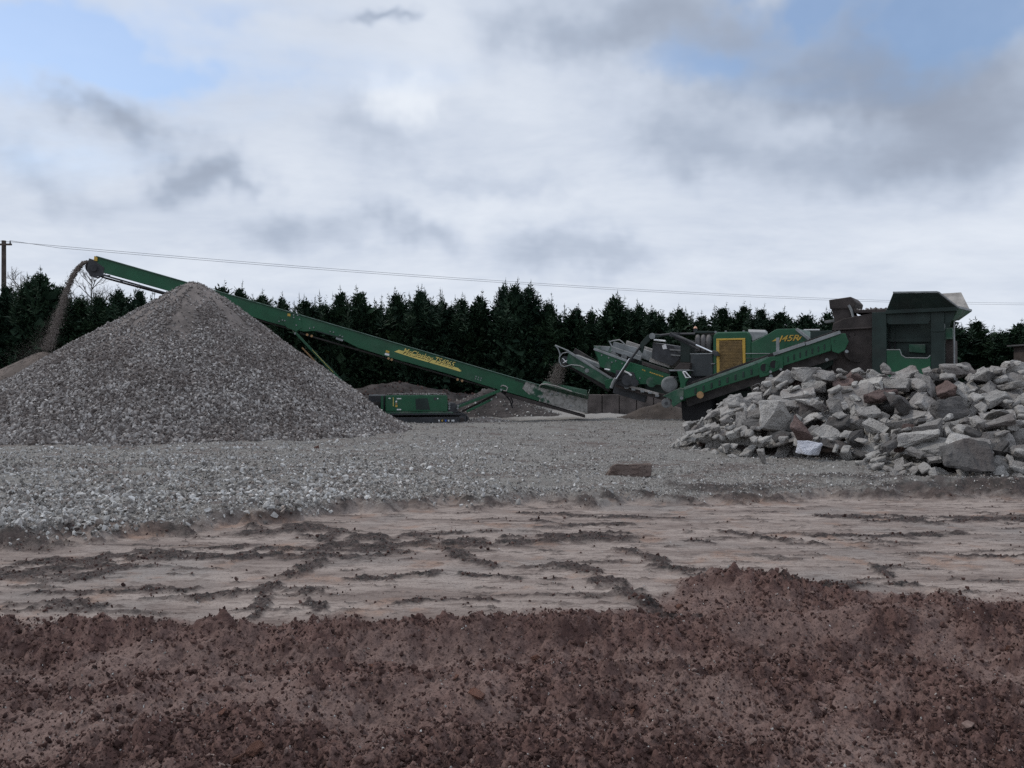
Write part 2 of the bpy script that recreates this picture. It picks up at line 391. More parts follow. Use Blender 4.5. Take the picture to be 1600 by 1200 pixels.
def churn_at(X, Y):
    c = sst(fbm(X * 1.1, Y * 1.5, 3, 77), -.28, .22); w = .12 * pn(X * .8, Y * 0 + 2.2, 9); lf = 1 - .7 * sst(X, .4, 1.6)
    c = c + .95 * lf * np.exp(-((Y - 5.62 - .05 * X - w) / .15) ** 2) - .95 * lf * np.exp(-((Y - 5.24 - .06 * X - w) / .11) ** 2)
    c = c - .6 * np.exp(-((Y - 4.72 + .07 * X - w) / .09) ** 2) * (1 - sst(X, -.5, .8)) + .7 * np.exp(-(((X - .1) / .8) ** 2 + ((Y - 4.15) / .25) ** 2))
    return np.clip(c, 0, 1)
def masks(X, Y):
    X = np.asarray(X, float); Y = np.asarray(Y, float)
    ej = fbm(X * 1.4, Y * 1.4, 4, 21) * .45 + fbm(X * 6, Y * 6, 3, 23) * .14
    mud = sst(interp(X, MUD_EDGE) + ej * .8 - Y, -.10, .22)
    grav = sst(Y - interp(X, GRAV_EDGE) + ej * 1.1, -.15, .35)
    # dark soil lines
    wob_x = X + fbm(X * 5, Y * 5, 3, 31) * .10; wob_y = Y + fbm(X * 5, Y * 5, 3, 35) * .10
    dark = np.zeros_like(X); hgt = np.zeros_like(X)
    near = (Y > 4) & (Y < 14) & (np.abs(X) < 12)
    BR = fbm(X * 3.1, Y * 4.1, 3, 41); BR2 = fbm(X * 1.7, Y * 3.3, 3, 43)
    for pts, w, h in LINES_W:
        m = np.zeros_like(X)
        d = seg_dist(wob_x[near], wob_y[near], pts) + w * .9 * BR2[near]
        m[near] = 1 - sst(d, w * .5, w * 1.7)
        m = np.clip(m * 2.4 * np.clip(.62 + 2.0 * BR, 0, 1), 0, 1)
        dark = np.maximum(dark, m); hgt = np.maximum(hgt, m * h * .45)
    # thin streaks pulled sideways over the flat
    st = fbm(X * .9, Y * 4.2, 5, 51, .6)
    flat = (1 - mud) * (1 - grav)
    streak = sst(st, .30, .50) * flat
    streak2 = sst(fbm(X * 2.2, Y * 9.0, 4, 57, .6), .36, .54) * flat
    soil = np.maximum(np.exp(-(((X - 7.6) / 2.6) ** 2 + ((Y - 12.35) / .55) ** 2)), .9 * np.exp(-(((X - 3.3) / 1.1) ** 2 + ((Y - 12.3) / .45) ** 2)))
    soil = np.maximum(soil, .8 * np.exp(-(((X - 5.6) / 1.2) ** 2 + ((Y - 13.2) / .6) ** 2)))
    e_ = Y - interp(X, GRAV_EDGE) + ej * 1.1
    soil = np.maximum(soil, np.exp(-((e_ - .05) / .26) ** 2) * np.clip(.55 + 1.6 * BR2, 0, 1) * (np.abs(X) < 14))
    soil = sst(soil + .5 * BR, .35, .75); hgt = np.maximum(hgt, soil * .05)
    dark = np.maximum(np.maximum(dark * (1 - grav * .8), soil * .85), np.maximum(streak * .75, streak2 * .7))
    hgt = np.maximum(hgt, np.maximum(streak * .006, streak2 * .006))
    global CHURN
    CHURN = churn_at(X, Y)
    pale = sst(Y, 36.5, 38.5) * (1 - sst(Y, 44, 46)) * sst(X, -1.0, 1.5) * (1 - sst(X, 12, 14))
    return mud, grav, dark, pale, hgt
def ground_z(X, Y, fine=True, mk=None):
    X = np.asarray(X, float); Y = np.asarray(Y, float)
    mud, grav, dark, pale, hgt = mk if mk is not None else masks(X, Y)
    z = .05 * fbm(X * .12, Y * .12, 2, 3) * sst(Y, 4, 14)
    z = z + .13 * grav * (1 - sst(Y, 16, 26)) + .11 * grav * fbm(X * .45, Y * .9, 3, 5)
    # ruts, berm and windrow of the soil in front
    rut = np.exp(-((Y - (5.62 + .05 * X + .12 * pn(X * .7, X * 0 + 3.3, 9))) / .16) ** 2) * .055
    rut -= np.exp(-((Y - (5.22 + .06 * X)) / .20) ** 2) * .035
    mound = .12 * np.exp(-(((X - 1.95) / .55) ** 2 + ((Y - 6.75) / .33) ** 2)) * (1 + 1.2 * fbm(X * 4, Y * 4, 3, 15)) + .05 * np.exp(-(((X - 3.2) / 1.2) ** 2 + ((Y - 6.0) / .35) ** 2))
    hollow = -.07 * np.exp(-(((X + .2) / .9) ** 2 + ((Y - 4.35) / .3) ** 2)) - .05 * np.exp(-(((X - 2.4) / .9) ** 2 + ((Y - 5.1) / .18) ** 2))
    z = z + mud * (1.6 * rut + mound + 1.3 * hollow) + hgt
    bank = .5 * sst(Y, 43.5, 47)
    z = z + bank - .16 * np.exp(-(((X - STK_C[0]) / 4.5) ** 2 + ((Y - STK_C[1]) / 2.2) ** 2))
    z = z + .08 * np.exp(-(((X - 7.5) / 3.0) ** 2 + ((Y - 33.3) / 2.0) ** 2))
    if fine:
        lump = fbm(X * 2.2, Y * 2.2, 3, 61, .55)
        r1 = 1 - np.abs(fbm(X * 7, Y * 8, 3, 65, .6)) * 2.0
        f1 = fbm(X * 17, Y * 17, 4, 71, .68)
        patch = churn_at(X, Y)     # churned areas against smeared ones
        wx, wy = X + .03 * f1, Y + .03 * pn(X * 15, Y * 15, 79)
        c1 = np.zeros_like(X); sel = ((mud > .01) | (dark > .05)) & (Y > 2.4) & (Y < 14)
        c1[sel] = cells(wx[sel] * 8, wy[sel] * 8, 1, .55) * .085 + cells(wx[sel] * 19, wy[sel] * 19, 2, .75) * .05
        c2 = np.zeros_like(X); c2[sel] = cells(wx[sel] * 26, wy[sel] * 26, 5, .5) * .032
        z = z + mud * (.080 * lump + patch * (.030 * r1 + .022 * f1 + c1) + (1 - patch) * (.016 * f1 + .008 * r1 + .25 * c1 + c2) - .05)
        z = z + (1 - mud) * (1 - grav) * (.010 * lump + .005 * f1 + dark * (.018 * f1 + .22 * c1))
        z = z + grav * (.030 * f1 + .022 * r1)
    return z
def gz(x, y): return float(ground_z(np.array([x]), np.array([y]))[0])

def build_ground():
    rows = [-400, -120, -40, -14, -5, -1, .6, 1.4, 2.0]
    y = 2.5; rr = []
    while y < 60: rr.append(y); y *= 1.0045
    rows = np.array(rows + rr + [62, 66, 72, 82, 100, 140, 220, 400, 800, 1600])
    tn = np.arange(-.92, .9201, .0033)
    out = np.array([1.0, 1.15, 1.4, 1.8, 2.5, 4, 7, 14, 40, 200])
    T = np.concatenate([-out[::-1], tn, out])
    Yg, Tg = np.meshgrid(rows, T, indexing='ij'); Xg = Tg * np.maximum(Yg, 2.0)
    x = Xg.ravel(); yv = Yg.ravel()
    mk = masks(x, yv); z = ground_z(x, yv, True, mk); mud, grav, dark, pale, _ = mk; masks(x, yv); churn = CHURN.copy()
    farf = np.maximum(sst(np.abs(x), 40, 60), np.maximum(sst(yv, 60, 70), 1 - sst(yv, -6, 1)))
    z = z * (1 - farf)
    nr, nc = len(rows), len(T)
    idx = np.arange(nr * nc).reshape(nr, nc)
    F = np.stack([idx[:-1, :-1].ravel(), idx[:-1, 1:].ravel(), idx[1:, 1:].ravel(), idx[1:, :-1].ravel()], 1)
    me = np_mesh('ground', np.stack([x, yv, z], 1), F)
    for nm, arr in (('mud', mud), ('gravel', grav), ('dark', dark), ('pale', pale), ('churn', churn)):
        a = me.attributes.new(nm, 'FLOAT', 'POINT'); a.data.foreach_set('value', arr.astype(np.float32))
    me.polygons.foreach_set('use_smooth', np.ones(len(me.polygons), dtype=bool))
    m, b, p = new_mat('earth_and_gravel')
    geo = b.n('ShaderNodeNewGeometry'); P = geo.outputs['Position']
    def at(n): q = b.n('ShaderNodeAttribute', attribute_name=n); return q.outputs['Fac']
    aM, aG, aD, aP, aC = at('mud'), at('gravel'), at('dark'), at('pale'), at('churn')
    mp = b.n('ShaderNodeMapping'); b.link(P, mp.inputs[0]); mp.inputs['Scale'].default_value = (.35, 1.5, 1)
    str_ = b.noise(mp.outputs[0], 2.0, 4, .65)
    nA = b.noise(P, 1.6, 4, .62); nB = b.noise(P, 9.0, 4, .68); nC = b.noise(P, 45.0, 3, .7); nD = b.noise(P, .5, 2, .6)
    tan = b.mix(b.ss(str_, .32, .68), C(.195, .155, .138), C(.34, .285, .255))
    tan = b.mix(b.ss(nD, .52, .66, 0, .55), tan, C(.215, .20, .19))          # cement-grey patches
    tan = b.mix(b.ss(nA, .54, .68, 0, .6), tan, C(.27, .165, .118))          # orange clay
    mp2 = b.n('ShaderNodeMapping'); b.link(P, mp2.inputs[0]); mp2.inputs['Scale'].default_value = (.30, 1.0, 1)
    nS = b.noise(mp2.outputs[0], 13.0, 4, .7)
    tan = b.mix(b.ss(nS, .51, .62, 0, .65), tan, C(.115, .086, .076))
    tan = b.mix(b.ss(nC, .53, .64, 0, .5), tan, C(.105, .08, .07))
    mud = b.mix(b.ss(nA, .30, .66), C(.060, .032, .028), C(.135, .078, .067))
    mud = b.mix(b.ss(nB, .48, .60, 0, .70), mud, C(.170, .108, .094))
    mud = b.mix(b.ss(str_, .56, .72, 0, .5), mud, C(.165, .12, .108))
    mud = b.mix(b.m('MULTIPLY', b.m('SUBTRACT', 1.0, aC), b.ss(str_, .3, .6, .35, .90)), mud, C(.190, .132, .116))
    nE = b.noise(P, 22.0, 3, .7)
    mud = b.mix(b.ss(nE, .52, .62, 0, .40), mud, C(.078, .046, .040))
    mud = b.mix(b.ss(nC, .51, .61, 0, .62), mud, C(.042, .026, .023))
    drk = b.mix(b.ss(nB, .38, .60), C(.018, .0155, .015), C(.055, .040, .037))
    grv = b.mix(b.ss(nB, .34, .66), C(.085, .077, .07), C(.165, .155, .144))
    grv = b.mix(b.ss(nC, .51, .60, 0, .85), grv, C(.40, .388, .37))
    grv = b.mix(b.ss(str_, .50, .64, 0, .75), grv, C(.10, .074, .066))
    grv = b.mix(b.ss(nD, .50, .64, 0, .6), grv, C(.20, .192, .178))
    base = b.mix(aG, tan, grv); 
    base = b.mix(aM, base, mud)
    base = b.mix(b.m('MULTIPLY', aD, b.ss(nC, .25, .55, .6, 1.0)), base, drk)
    base = b.mix(b.m('MULTIPLY', aP, .8), base, C(.33, .315, .30))
    b.put(p.inputs['Base Color'], base)
    wet = b.m('MULTIPLY', b.ss(nD, .5, .7), .12)
    b.put(p.inputs['Roughness'], b.m('SUBTRACT', .92, wet)); p.inputs['Specular IOR Level'].default_value = .22
    bn = b.n('ShaderNodeBump'); bn.inputs['Strength'].default_value = .8; bn.inputs['Distance'].default_value = .02
    b.link(b.m('ADD', b.m('MULTIPLY', nB, .7), b.m('MULTIPLY', nC, .5)), bn.inputs['Height']); b.link(bn.outputs[0], p.inputs['Normal'])
    o = link_mesh('ground', me, m); tag(o, 'red brown mud, flat tan earth and grey gravel of the yard', None, None, 'structure')
    return o
build_ground()

# ------------------------------------------------------------------ stones
def hull_mesh(name, pts, cuts=0, disp=0.0, seed=0, bev=0.0):
    bm = bmesh.new()
    for p in pts: bm.verts.new(p)
    r = bmesh.ops.convex_hull(bm, input=bm.verts)
    kill = [v for v in bm.verts if not v.link_faces]
    bmesh.ops.delete(bm, geom=kill, context='VERTS')
    if bev > 0:
        bmesh.ops.dissolve_limit(bm, angle_limit=R(8), verts=bm.verts, edges=bm.edges)
        bmesh.ops.bevel(bm, geom=list(bm.edges), offset=bev, segments=1, affect='EDGES', clamp_overlap=True)
        bmesh.ops.triangulate(bm, faces=bm.faces)
    if cuts:
        long = [e for e in bm.edges if e.calc_length() > .12]
        bmesh.ops.subdivide_edges(bm, edges=long, cuts=cuts, use_grid_fill=True)
        bmesh.ops.triangulate(bm, faces=bm.faces)
    if disp > 0:
        from mathutils import noise as mn
        bm.normal_update()
        for v in bm.verts:
            q = v.co * 3.2 + Vector((seed * 3.1, seed * 1.7, seed))
            d = mn.noise(q) * disp + mn.noise(q * 3.1) * disp * .6 + mn.noise(q * 8.0) * disp * .35
            v.co += v.normal * d
    bmesh.ops.recalc_face_normals(bm, faces=bm.faces)
    me = bpy.data.meshes.new(name); bm.to_mesh(me); bm.free()
    return me
def pebble(name, r, n=10, flat=.7):
    p = r.normal(size=(n, 3)); p /= np.linalg.norm(p, axis=1)[:, None]
    p *= r.uniform(.75, 1.0, (n, 1)); p *= np.array([1.0, r.uniform(.6, .95), flat * r.uniform(.7, 1.1)]) * .5
    return hull_mesh(name, [tuple(q) for q in p])
def variants(prefix, n, mat, fn):
    out = []
    for i in range(n):
        me = fn(prefix, np.random.default_rng(100 + i)); me.materials.append(mat)
        out.append(bpy.data.objects.new(prefix, me))
    return out
def scatter(name, pts, scl, vs, parent=None, tilt=math.pi):
    """stones set on points with their own turn and size"""
    n = len(pts); me = bpy.data.meshes.new(name)
    me.vertices.add(n); me.vertices.foreach_set('co', np.ascontiguousarray(pts, dtype=np.float32).ravel())
    a = me.attributes.new('scl', 'FLOAT', 'POINT'); a.data.foreach_set('value', np.asarray(scl, dtype=np.float32))
    rot = np.stack([rng.uniform(-tilt, tilt, n), rng.uniform(-tilt, tilt, n), rng.uniform(0, 6.283, n)], 1).astype(np.float32)
    a = me.attributes.new('rot', 'FLOAT_VECTOR', 'POINT'); a.data.foreach_set('vector', rot.ravel())
    a = me.attributes.new('pick', 'INT', 'POINT'); a.data.foreach_set('value', rng.integers(0, len(vs), n).astype(np.int32))
    o = bpy.data.objects.new(name, me); col.objects.link(o)
    if parent: o.parent = parent
    g = bpy.data.node_groups.new(name + '_stones', 'GeometryNodeTree')
    g.interface.new_socket('Geometry', in_out='INPUT', socket_type='NodeSocketGeometry'); g.interface.new_socket('Geometry', in_out='OUTPUT', socket_type='NodeSocketGeometry')
    N = g.nodes; L = g.links
    gi = N.new('NodeGroupInput'); go = N.new('NodeGroupOutput'); iop = N.new('GeometryNodeInstanceOnPoints'); g2i = N.new('GeometryNodeGeometryToInstance')
    for v in reversed(vs):
        oi = N.new('GeometryNodeObjectInfo'); oi.inputs['Object'].default_value = v; oi.inputs['As Instance'].default_value = True
        L.new(oi.outputs['Geometry'], g2i.inputs[0])
    def na(nm, typ):
        q = N.new('GeometryNodeInputNamedAttribute'); q.data_type = typ; q.inputs[0].default_value = nm; return q.outputs[0]
    L.new(gi.outputs[0], iop.inputs['Points']); L.new(g2i.outputs[0], iop.inputs['Instance'])
    iop.inputs['Pick Instance'].default_value = True
    L.new(na('pick', 'INT'), iop.inputs['Instance Index'])
    e2r = N.new('FunctionNodeEulerToRotation'); L.new(na('rot', 'FLOAT_VECTOR'), e2r.inputs[0]); L.new(e2r.outputs[0], iop.inputs['Rotation'])
    L.new(na('scl', 'FLOAT'), iop.inputs['Scale']); L.new(iop.outputs[0], go.inputs[0])
    md = o.modifiers.new('stones', 'NODES'); md.node_group = g
    o['kind'] = 'stuff'
    return o
V_pile = variants('stone', 7, M['pile_stone'], lambda p, r: pebble(p, r, 10, .75))
V_grav = variants('stone', 7, M['gravel_stone'], lambda p, r: pebble(p, r, 10, .6))
V_clod = variants('clod', 7, M['clod'], lambda p, r: pebble(p, r, 14, .8))
V_dust = variants('fines', 4, M['dust_stone'], lambda p, r: pebble(p, r, 8, .8))

# ------------------------------------------------------------------ stockpiles
def cone_h(X, Y, cx, cy, H, kr, kl, kf, seed, top=.35):
    dx, dy = X - cx, Y - cy; r = np.hypot(dx, dy) + 1e-6
    cs = dx / r; k = np.where(cs > 0, kf + (kr - kf) * cs ** 2, kf + (kl - kf) * cs ** 2)
    rr = np.sqrt(r * r + top * top) - top * .25
    h = H - k * rr
    h = h + .10 * fbm(X * .45, Y * .45, 3, seed) * sst(r, .3, 2.5) + .05 * fbm(np.arctan2(dy, dx) * 6, r * .35, 3, seed + 4) * sst(r, .3, 2)
    h = np.where(h < .45, .45 - (.45 - h) * .75, h)     # gentle run-out at the foot
    return h
def stockpile(name, label, cx, cy, H, kr, kl, kf, seed, rad, nst, smin, smax, vs, basemat):
    nr, na = 70, 150
    r = (np.linspace(0, 1, nr) ** 1.1) * rad; a = np.linspace(0, 2 * np.pi, na, endpoint=False)
    Rg, Ag = np.meshgrid(r, a, indexing='ij'); X = cx + Rg * np.cos(Ag); Y = cy + Rg * np.sin(Ag)
    h = cone_h(X.ravel(), Y.ravel(), cx, cy, H, kr, kl, kf, seed)
    g = ground_z(X.ravel(), Y.ravel(), False); z = np.maximum(h, g - .15)
    idx = np.arange(nr * na).reshape(nr, na); nx = np.roll(idx, -1, axis=1)
    F = np.stack([idx[:-1].ravel(), idx[1:].ravel(), nx[1:].ravel(), nx[:-1].ravel()], 1)[na:]
    Vv = np.stack([X.ravel() - cx, Y.ravel() - cy, z], 1)
    cap = np.stack([np.full(na, 0), idx[1], nx[1]], 1)
    me = bpy.data.meshes.new(name); me.from_pydata(Vv.tolist(), [], F.tolist() + cap.tolist())
    me.polygons.foreach_set('use_smooth', [True] * len(me.polygons))
    o = link_mesh(name, me, basemat); o.location = (cx, cy, 0)
    tag(o, label, 'stockpile')
    # stones: thick on the side towards the yard, thin behind; coarser low down
    n = nst * 3; rr = rad * np.sqrt(rng.uniform(0, 1, n)); aa = rng.uniform(0, 2 * np.pi, n)
    x = cx + rr * np.cos(aa); y = cy + rr * np.sin(aa); hh = cone_h(x, y, cx, cy, H, kr, kl, kf, seed); gg = ground_z(x, y, False)
    front = np.clip((cy + rad * .3 - y) / (rad * .4), .15, 1)
    lowf = np.clip(1 - hh / H, 0, 1)
    bare = sst(fbm((np.arctan2(y - cy, x - cx)) * 2.2, rr * .25, 3, seed + 9), -.3, .12) * sst(hh / H, .38, .72)
    keep = (hh > gg - .05) & (rng.uniform(0, 1, n) < front * (.35 + .65 * np.sqrt(lowf)) * (1 - .93 * bare))
    x, y, hh, lowf = x[keep][:nst], y[keep][:nst], np.maximum(hh, gg)[keep][:nst], lowf[keep][:nst]
    s = smin + (smax - smin) * rng.beta(1.5, 2.8, len(x)) * (.30 + .85 * lowf)
    st = scatter('stones', np.stack([x - cx, y - cy, hh + s * .17], 1), s, vs, o)
    return o
M['pile_base'] = mat_basic('stockpile_fines', (.155, .134, .125), .95, var=.35, scale=1.2, bump=.03, bscale=9)
M['pile_base2'] = mat_basic('fresh_fines', (.115, .092, .08), .95, var=.3, scale=1.2, bump=.02, bscale=9)
BP = (-11.25, 29.1)
stockpile('stockpile', 'tall grey cone of crushed stone heaped in front of the green conveyor', BP[0], BP[1], 5.42, .75, .645, .69, 5, 10.4, 60000, .06, .25, V_pile, M['pile_base'])
stockpile('stockpile', 'small brown cone of fresh fines under the conveyor head', -19.9, 34.9, 3.15, .66, .60, .64, 8, 6.0, 14000, .04, .13, V_dust, M['pile_base2'])

# ------------------------------------------------------------------ loose gravel and soil
def loose(name, label, n, fn, vs, smin, smax, cat=None, beta=(1.2, 4), sink=.15):
    u = rng.uniform(-.72, .72, n); lo, hi = fn[0], fn[1]
    y = lo * (hi / lo) ** rng.uniform(0, 1, n); x = u * y
    m = masks(x, y); w = fn[2](x, y, m); keep = rng.uniform(0, 1, n) < w
    x, y = x[keep], y[keep]
    s = smin + (smax - smin) * rng.beta(beta[0], beta[1], len(x)); s = s * np.clip(fn[3](x, y), .3, 2)
    z = ground_z(x, y) + s * (.5 - .5 + sink)
    o = scatter(name, np.stack([x, y, z], 1), s, vs); tag(o, label, cat, None, 'stuff')
    return o
def notpile(x, y): return (cone_h(x, y, BP[0], BP[1], 5.42, .75, .645, .69, 5) < -.15)
loose('gravel', 'pale crushed gravel spread over the yard', 170000,
      (8.0, 36.0, lambda x, y, m: np.clip(m[1] * (.25 + .8 * sst(fbm(x * .35, y * .8, 4, 91), -.25, .25)) * np.where(x < 1, 1.0, .8), 0, 1) * notpile(x, y),
       lambda x, y: (.8 + .5 * sst(-x, -1, 4) * sst(20 - y, 0, 6)) * (1 + .3 * sst(y, 14, 30))), V_grav, .02, .16, 'gravel', (1.0, 5.5))
M['pale_stone'] = mat_stone('pale_stones', [(0, (.30, .29, .275)), (1, (.74, .735, .72)), (.5, (.46, .45, .435)), (.8, (.60, .59, .575))], soil=(.22, .2, .185))
V_pale = variants('stone', 6, M['pale_stone'], lambda p, r: pebble(p, r, 11, .65))
loose('pale_rubble', 'whitish broken stone strewn over the gravel before the tall cone', 26000,
      (8.2, 22.0, lambda x, y, m: np.clip(m[1] * sst(2.5 - x, 0, 5) * (.2 + .9 * sst(fbm(x * .5, y * 1.0, 4, 95), -.2, .2)), 0, 1) * notpile(x, y), lambda x, y: 1 + 0 * x), V_pale, .03, .24, 'gravel', (1.0, 5.0))
loose('soil_clods', 'dark red brown soil clods and crumbs in the churned mud', 190000,
      (3.1, 12.5, lambda x, y, m: np.clip(m[0] * (.26 + .74 * churn_at(x, y)) + m[2] * .28, 0, 1) * (1 - .85 * m[1]),
       lambda x, y: 1.0 + 0 * x), V_clod, .006, .15, 'soil', (.9, 13.0), .10)
loose('grit', 'scattered pale grit lying on the mud', 9000,
      (3.2, 12.0, lambda x, y, m: (.5 + .3 * m[0]) * (1 - m[1]), lambda x, y: 1 + 0 * x), V_grav, .006, .04, 'grit', (1.0, 5.0), .1)

# ------------------------------------------------------------------ rubble heap: chunks dropped one on another
CREST = [(6.7, 19.4), (8.2, 18.1), (10.2, 17.0), (15.5, 16.2)]
def heap_target(X, Y):
    d1 = seg_dist(X, Y, CREST); h1 = 1.93 - .60 * d1
    d2 = seg_dist(X, Y, [(7.6, 14.5), (9.3, 13.9), (13, 13.2)]); h2 = 1.02 - .55 * d2
    d3 = seg_dist(X, Y, [(6.0, 19.4), (5.3, 20.6)]); h3 = .72 - .46 * d3
    return np.maximum(np.maximum(h1, h2), h3) + .10 * fbm(X * .8, Y * .8, 2, 81)
def chunk_mesh(i):
    r = np.random.default_rng(500 + i)
    kind = [0, 1, 2, 0, 0][i % 5]
    dims = [(1.0, r.uniform(.5, .8), r.uniform(.20, .34)), (1.0, r.uniform(.6, .9), r.uniform(.45, .7)), (1.0, r.uniform(.38, .52), r.uniform(.26, .4))][kind]
    pts = []
    for k in range(13):
        q = r.uniform(-1, 1, 3)
        ax = r.integers(0, 3); q[ax] = np.sign(q[ax]) if abs(q[ax]) > .01 else 1
        ax = 2 if r.uniform() < .6 else r.integers(0, 3); q[ax] = 1 if q[ax] > 0 else -1
        pts.append(tuple(q * np.array(dims) * .5))
    for sx in (-1, 1):
        for sy in (-1, 1):
            if r.uniform() < .75: pts.append((sx * dims[0] * .5 * r.uniform(.6, .98), sy * dims[1] * .5 * r.uniform(.6, .98), dims[2] * .5 * r.choice([-1, 1])))
    return hull_mesh('concrete_chunk', pts, 3, .05, i, bev=.025), kind
CH_M = [chunk_mesh(i) for i in range(30)]
def chunk_pts(me):
    me.calc_loop_triangles(); v = np.array([x.co for x in me.vertices]); t = np.array([x.vertices[:] for x in me.loop_triangles])
    a, b, c = v[t[:, 0]], v[t[:, 1]], v[t[:, 2]]
    p = np.concatenate([v, (a + b + c) / 3]); return p[np.random.default_rng(1).permutation(len(p))[:420]]
CH_P = [chunk_pts(m) for m, k in CH_M]
def rotmat(tilt_axis_az, tilt, spin, nrm):
    up = Vector((0, 0, 1)); q = up.rotation_difference(Vector(nrm)); A = q.to_matrix()
    B = Matrix.Rotation(tilt, 3, Vector((math.cos(tilt_axis_az), math.sin(tilt_axis_az), 0))); Cc = Matrix.Rotation(spin, 3, 'Z')
    return A @ B @ Cc
def build_heap():
    x0, x1, y0, y1, cs = 3.0, 17.0, 11.0, 23.5, .06
    nx, ny = int((x1 - x0) / cs), int((y1 - y0) / cs)
    gx = x0 + (np.arange(nx) + .5) * cs; gy = y0 + (np.arange(ny) + .5) * cs
    GX, GY = np.meshgrid(gx, gy, indexing='ij'); T = heap_target(GX, GY); G = ground_z(GX.ravel(), GY.ravel(), False).reshape(GX.shape)
    core = np.maximum(G - .05, T - .62)
    H = core.copy()
    # inner core of rubble fines
    idx = np.arange(nx * ny).reshape(nx, ny); sub = idx[::4, ::4]
    F = np.stack([sub[:-1, :-1].ravel(), sub[1:, :-1].ravel(), sub[1:, 1:].ravel(), sub[:-1, 1:].ravel()], 1)
    use = (T - .62 > G - .12); fm = use.ravel()[F].any(axis=1); F = F[fm]
    uq, inv = np.unique(F, return_inverse=True)
    Vv = np.stack([GX.ravel()[uq], GY.ravel()[uq], np.maximum(G - .10, T - .66).ravel()[uq]], 1)
    me = np_mesh('rubble_core', Vv, inv.reshape(F.shape)); o = link_mesh('rubble_fines', me, M['heap_soil']); tag(o, 'dark soil and fines filling the concrete rubble heap', 'rubble', None, 'stuff')
    r = np.random.default_rng(42); placed = []
    vis = (GX / GY < .90)
    for it in range(2000):
        big = it < 120
        defc = np.where((T > G + .02) & vis, T - H, -1)
        # choose among random cells the one that lacks most
        c = r.integers(0, nx * ny, 60); k = c[np.argmax(defc.ravel()[c] + r.uniform(0, .15, 60))]
        if defc.ravel()[k] < (.08 if it < 1500 else .03): continue
        px, py = GX.ravel()[k], GY.ravel()[k]
        size = r.uniform(.62, 1.0) if it < 190 else (r.uniform(.44, .76) if it < 750 else (r.uniform(.25, .48) if it < 1200 else r.uniform(.16, .30)))
        if T.ravel()[k] - G.ravel()[k] < .35: size = min(size, r.uniform(.25, .5))
        v = int(r.integers(0, len(CH_M)))
        i, j = k // ny, k % ny
        i1, i2, j1, j2 = max(i - 5, 0), min(i + 5, nx - 1), max(j - 5, 0), min(j + 5, ny - 1)
        nrm = Vector((-(T[i2, j] - T[i1, j]) / ((i2 - i1) * cs), -(T[i, j2] - T[i, j1]) / ((j2 - j1) * cs), 1.0)).normalized()
        Rm = rotmat(r.uniform(0, 6.28), abs(r.normal(0, .42)), r.uniform(0, 6.28), nrm)
        P = (CH_P[v] * size) @ np.array(Rm).T
        ci = np.floor((P[:, 0] + px - x0) / cs).astype(int); cj = np.floor((P[:, 1] + py - y0) / cs).astype(int)
        ok = (ci >= 0) & (ci < nx) & (cj >= 0) & (cj < ny)
        if ok.sum() < len(P) * .9: continue
        ci, cj, Pz = ci[ok], cj[ok], P[ok, 2]; lin = ci * ny + cj
        bot = {}
        order = np.argsort(Pz); l2, z2 = lin[order], Pz[order]
        ul, first = np.unique(l2, return_index=True); bz = z2[first]
        z = np.percentile(H.ravel()[ul] - bz, 82)
        if z + Pz.max() > T.ravel()[k] + .30 + .15 * big: continue
        order = np.argsort(-Pz); l3, z3 = lin[order], Pz[order]; ul2, f2 = np.unique(l3, return_index=True)
        Hr = H.ravel(); Hr[ul2] = np.maximum(Hr[ul2], z3[f2] + z); H = Hr.reshape(H.shape)
        placed.append((v, size, (px, py, z), Rm))
    return placed
M['heap_soil'] = mat_basic('rubble_soil', (.075, .058, .052), .95, var=.4, scale=2, bump=.03, bscale=12)
HEAP = build_heap()
print('chunks', len(HEAP))
def chunk_label(size, kind, tone, loc):
    hgt = loc[2]; w = 'on the rubble heap crest' if hgt > 1.55 else ('midway up the rubble heap' if hgt > .7 else 'at the rubble heap foot')
    s = 'big' if size > .62 else ('medium sized' if size > .36 else 'small')
    k = ['flat broken slab', 'blocky broken lump', 'long narrow piece'][kind]
    return '%s %s %s of concrete %s' % (s, tone, k, w)
HEAP.sort(key=lambda c: -c[1] / c[2][1] + (10 if c[2][0] / c[2][1] > .635 else 0))
TONES = [('pale', M['conc_pale']), ('mid grey', M['conc_mid']), ('dark grey', M['conc_dark']), ('reddish brown', M['conc_red'])]
tone_cache = {}
def toned(v, tone):
    key = (v, tone)
    if key not in tone_cache:
        me = CH_M[v][0].copy(); me.materials.clear(); me.materials.append(dict(TONES)[tone] if tone in dict(TONES) else M[tone]); tone_cache[key] = me
    return tone_cache[key]
rest = []
for i, (v, size, loc, Rm) in enumerate(HEAP):
    q = random.random(); tone = 'pale' if q < .34 else ('mid grey' if q < .80 else ('dark grey' if q < .965 else 'reddish brown'))
    if i < 300:
        o = bpy.data.objects.new('concrete_chunk', toned(v, tone)); col.objects.link(o)
        o.matrix_world = Matrix.Translation(loc) @ Rm.to_4x4() @ Matrix.Scale(size, 4)
        tag(o, chunk_label(size, CH_M[v][1], tone, loc), 'rubble', 'broken concrete chunks in the rubble heap')
    else: rest.append((v, size, loc, Rm, tone))
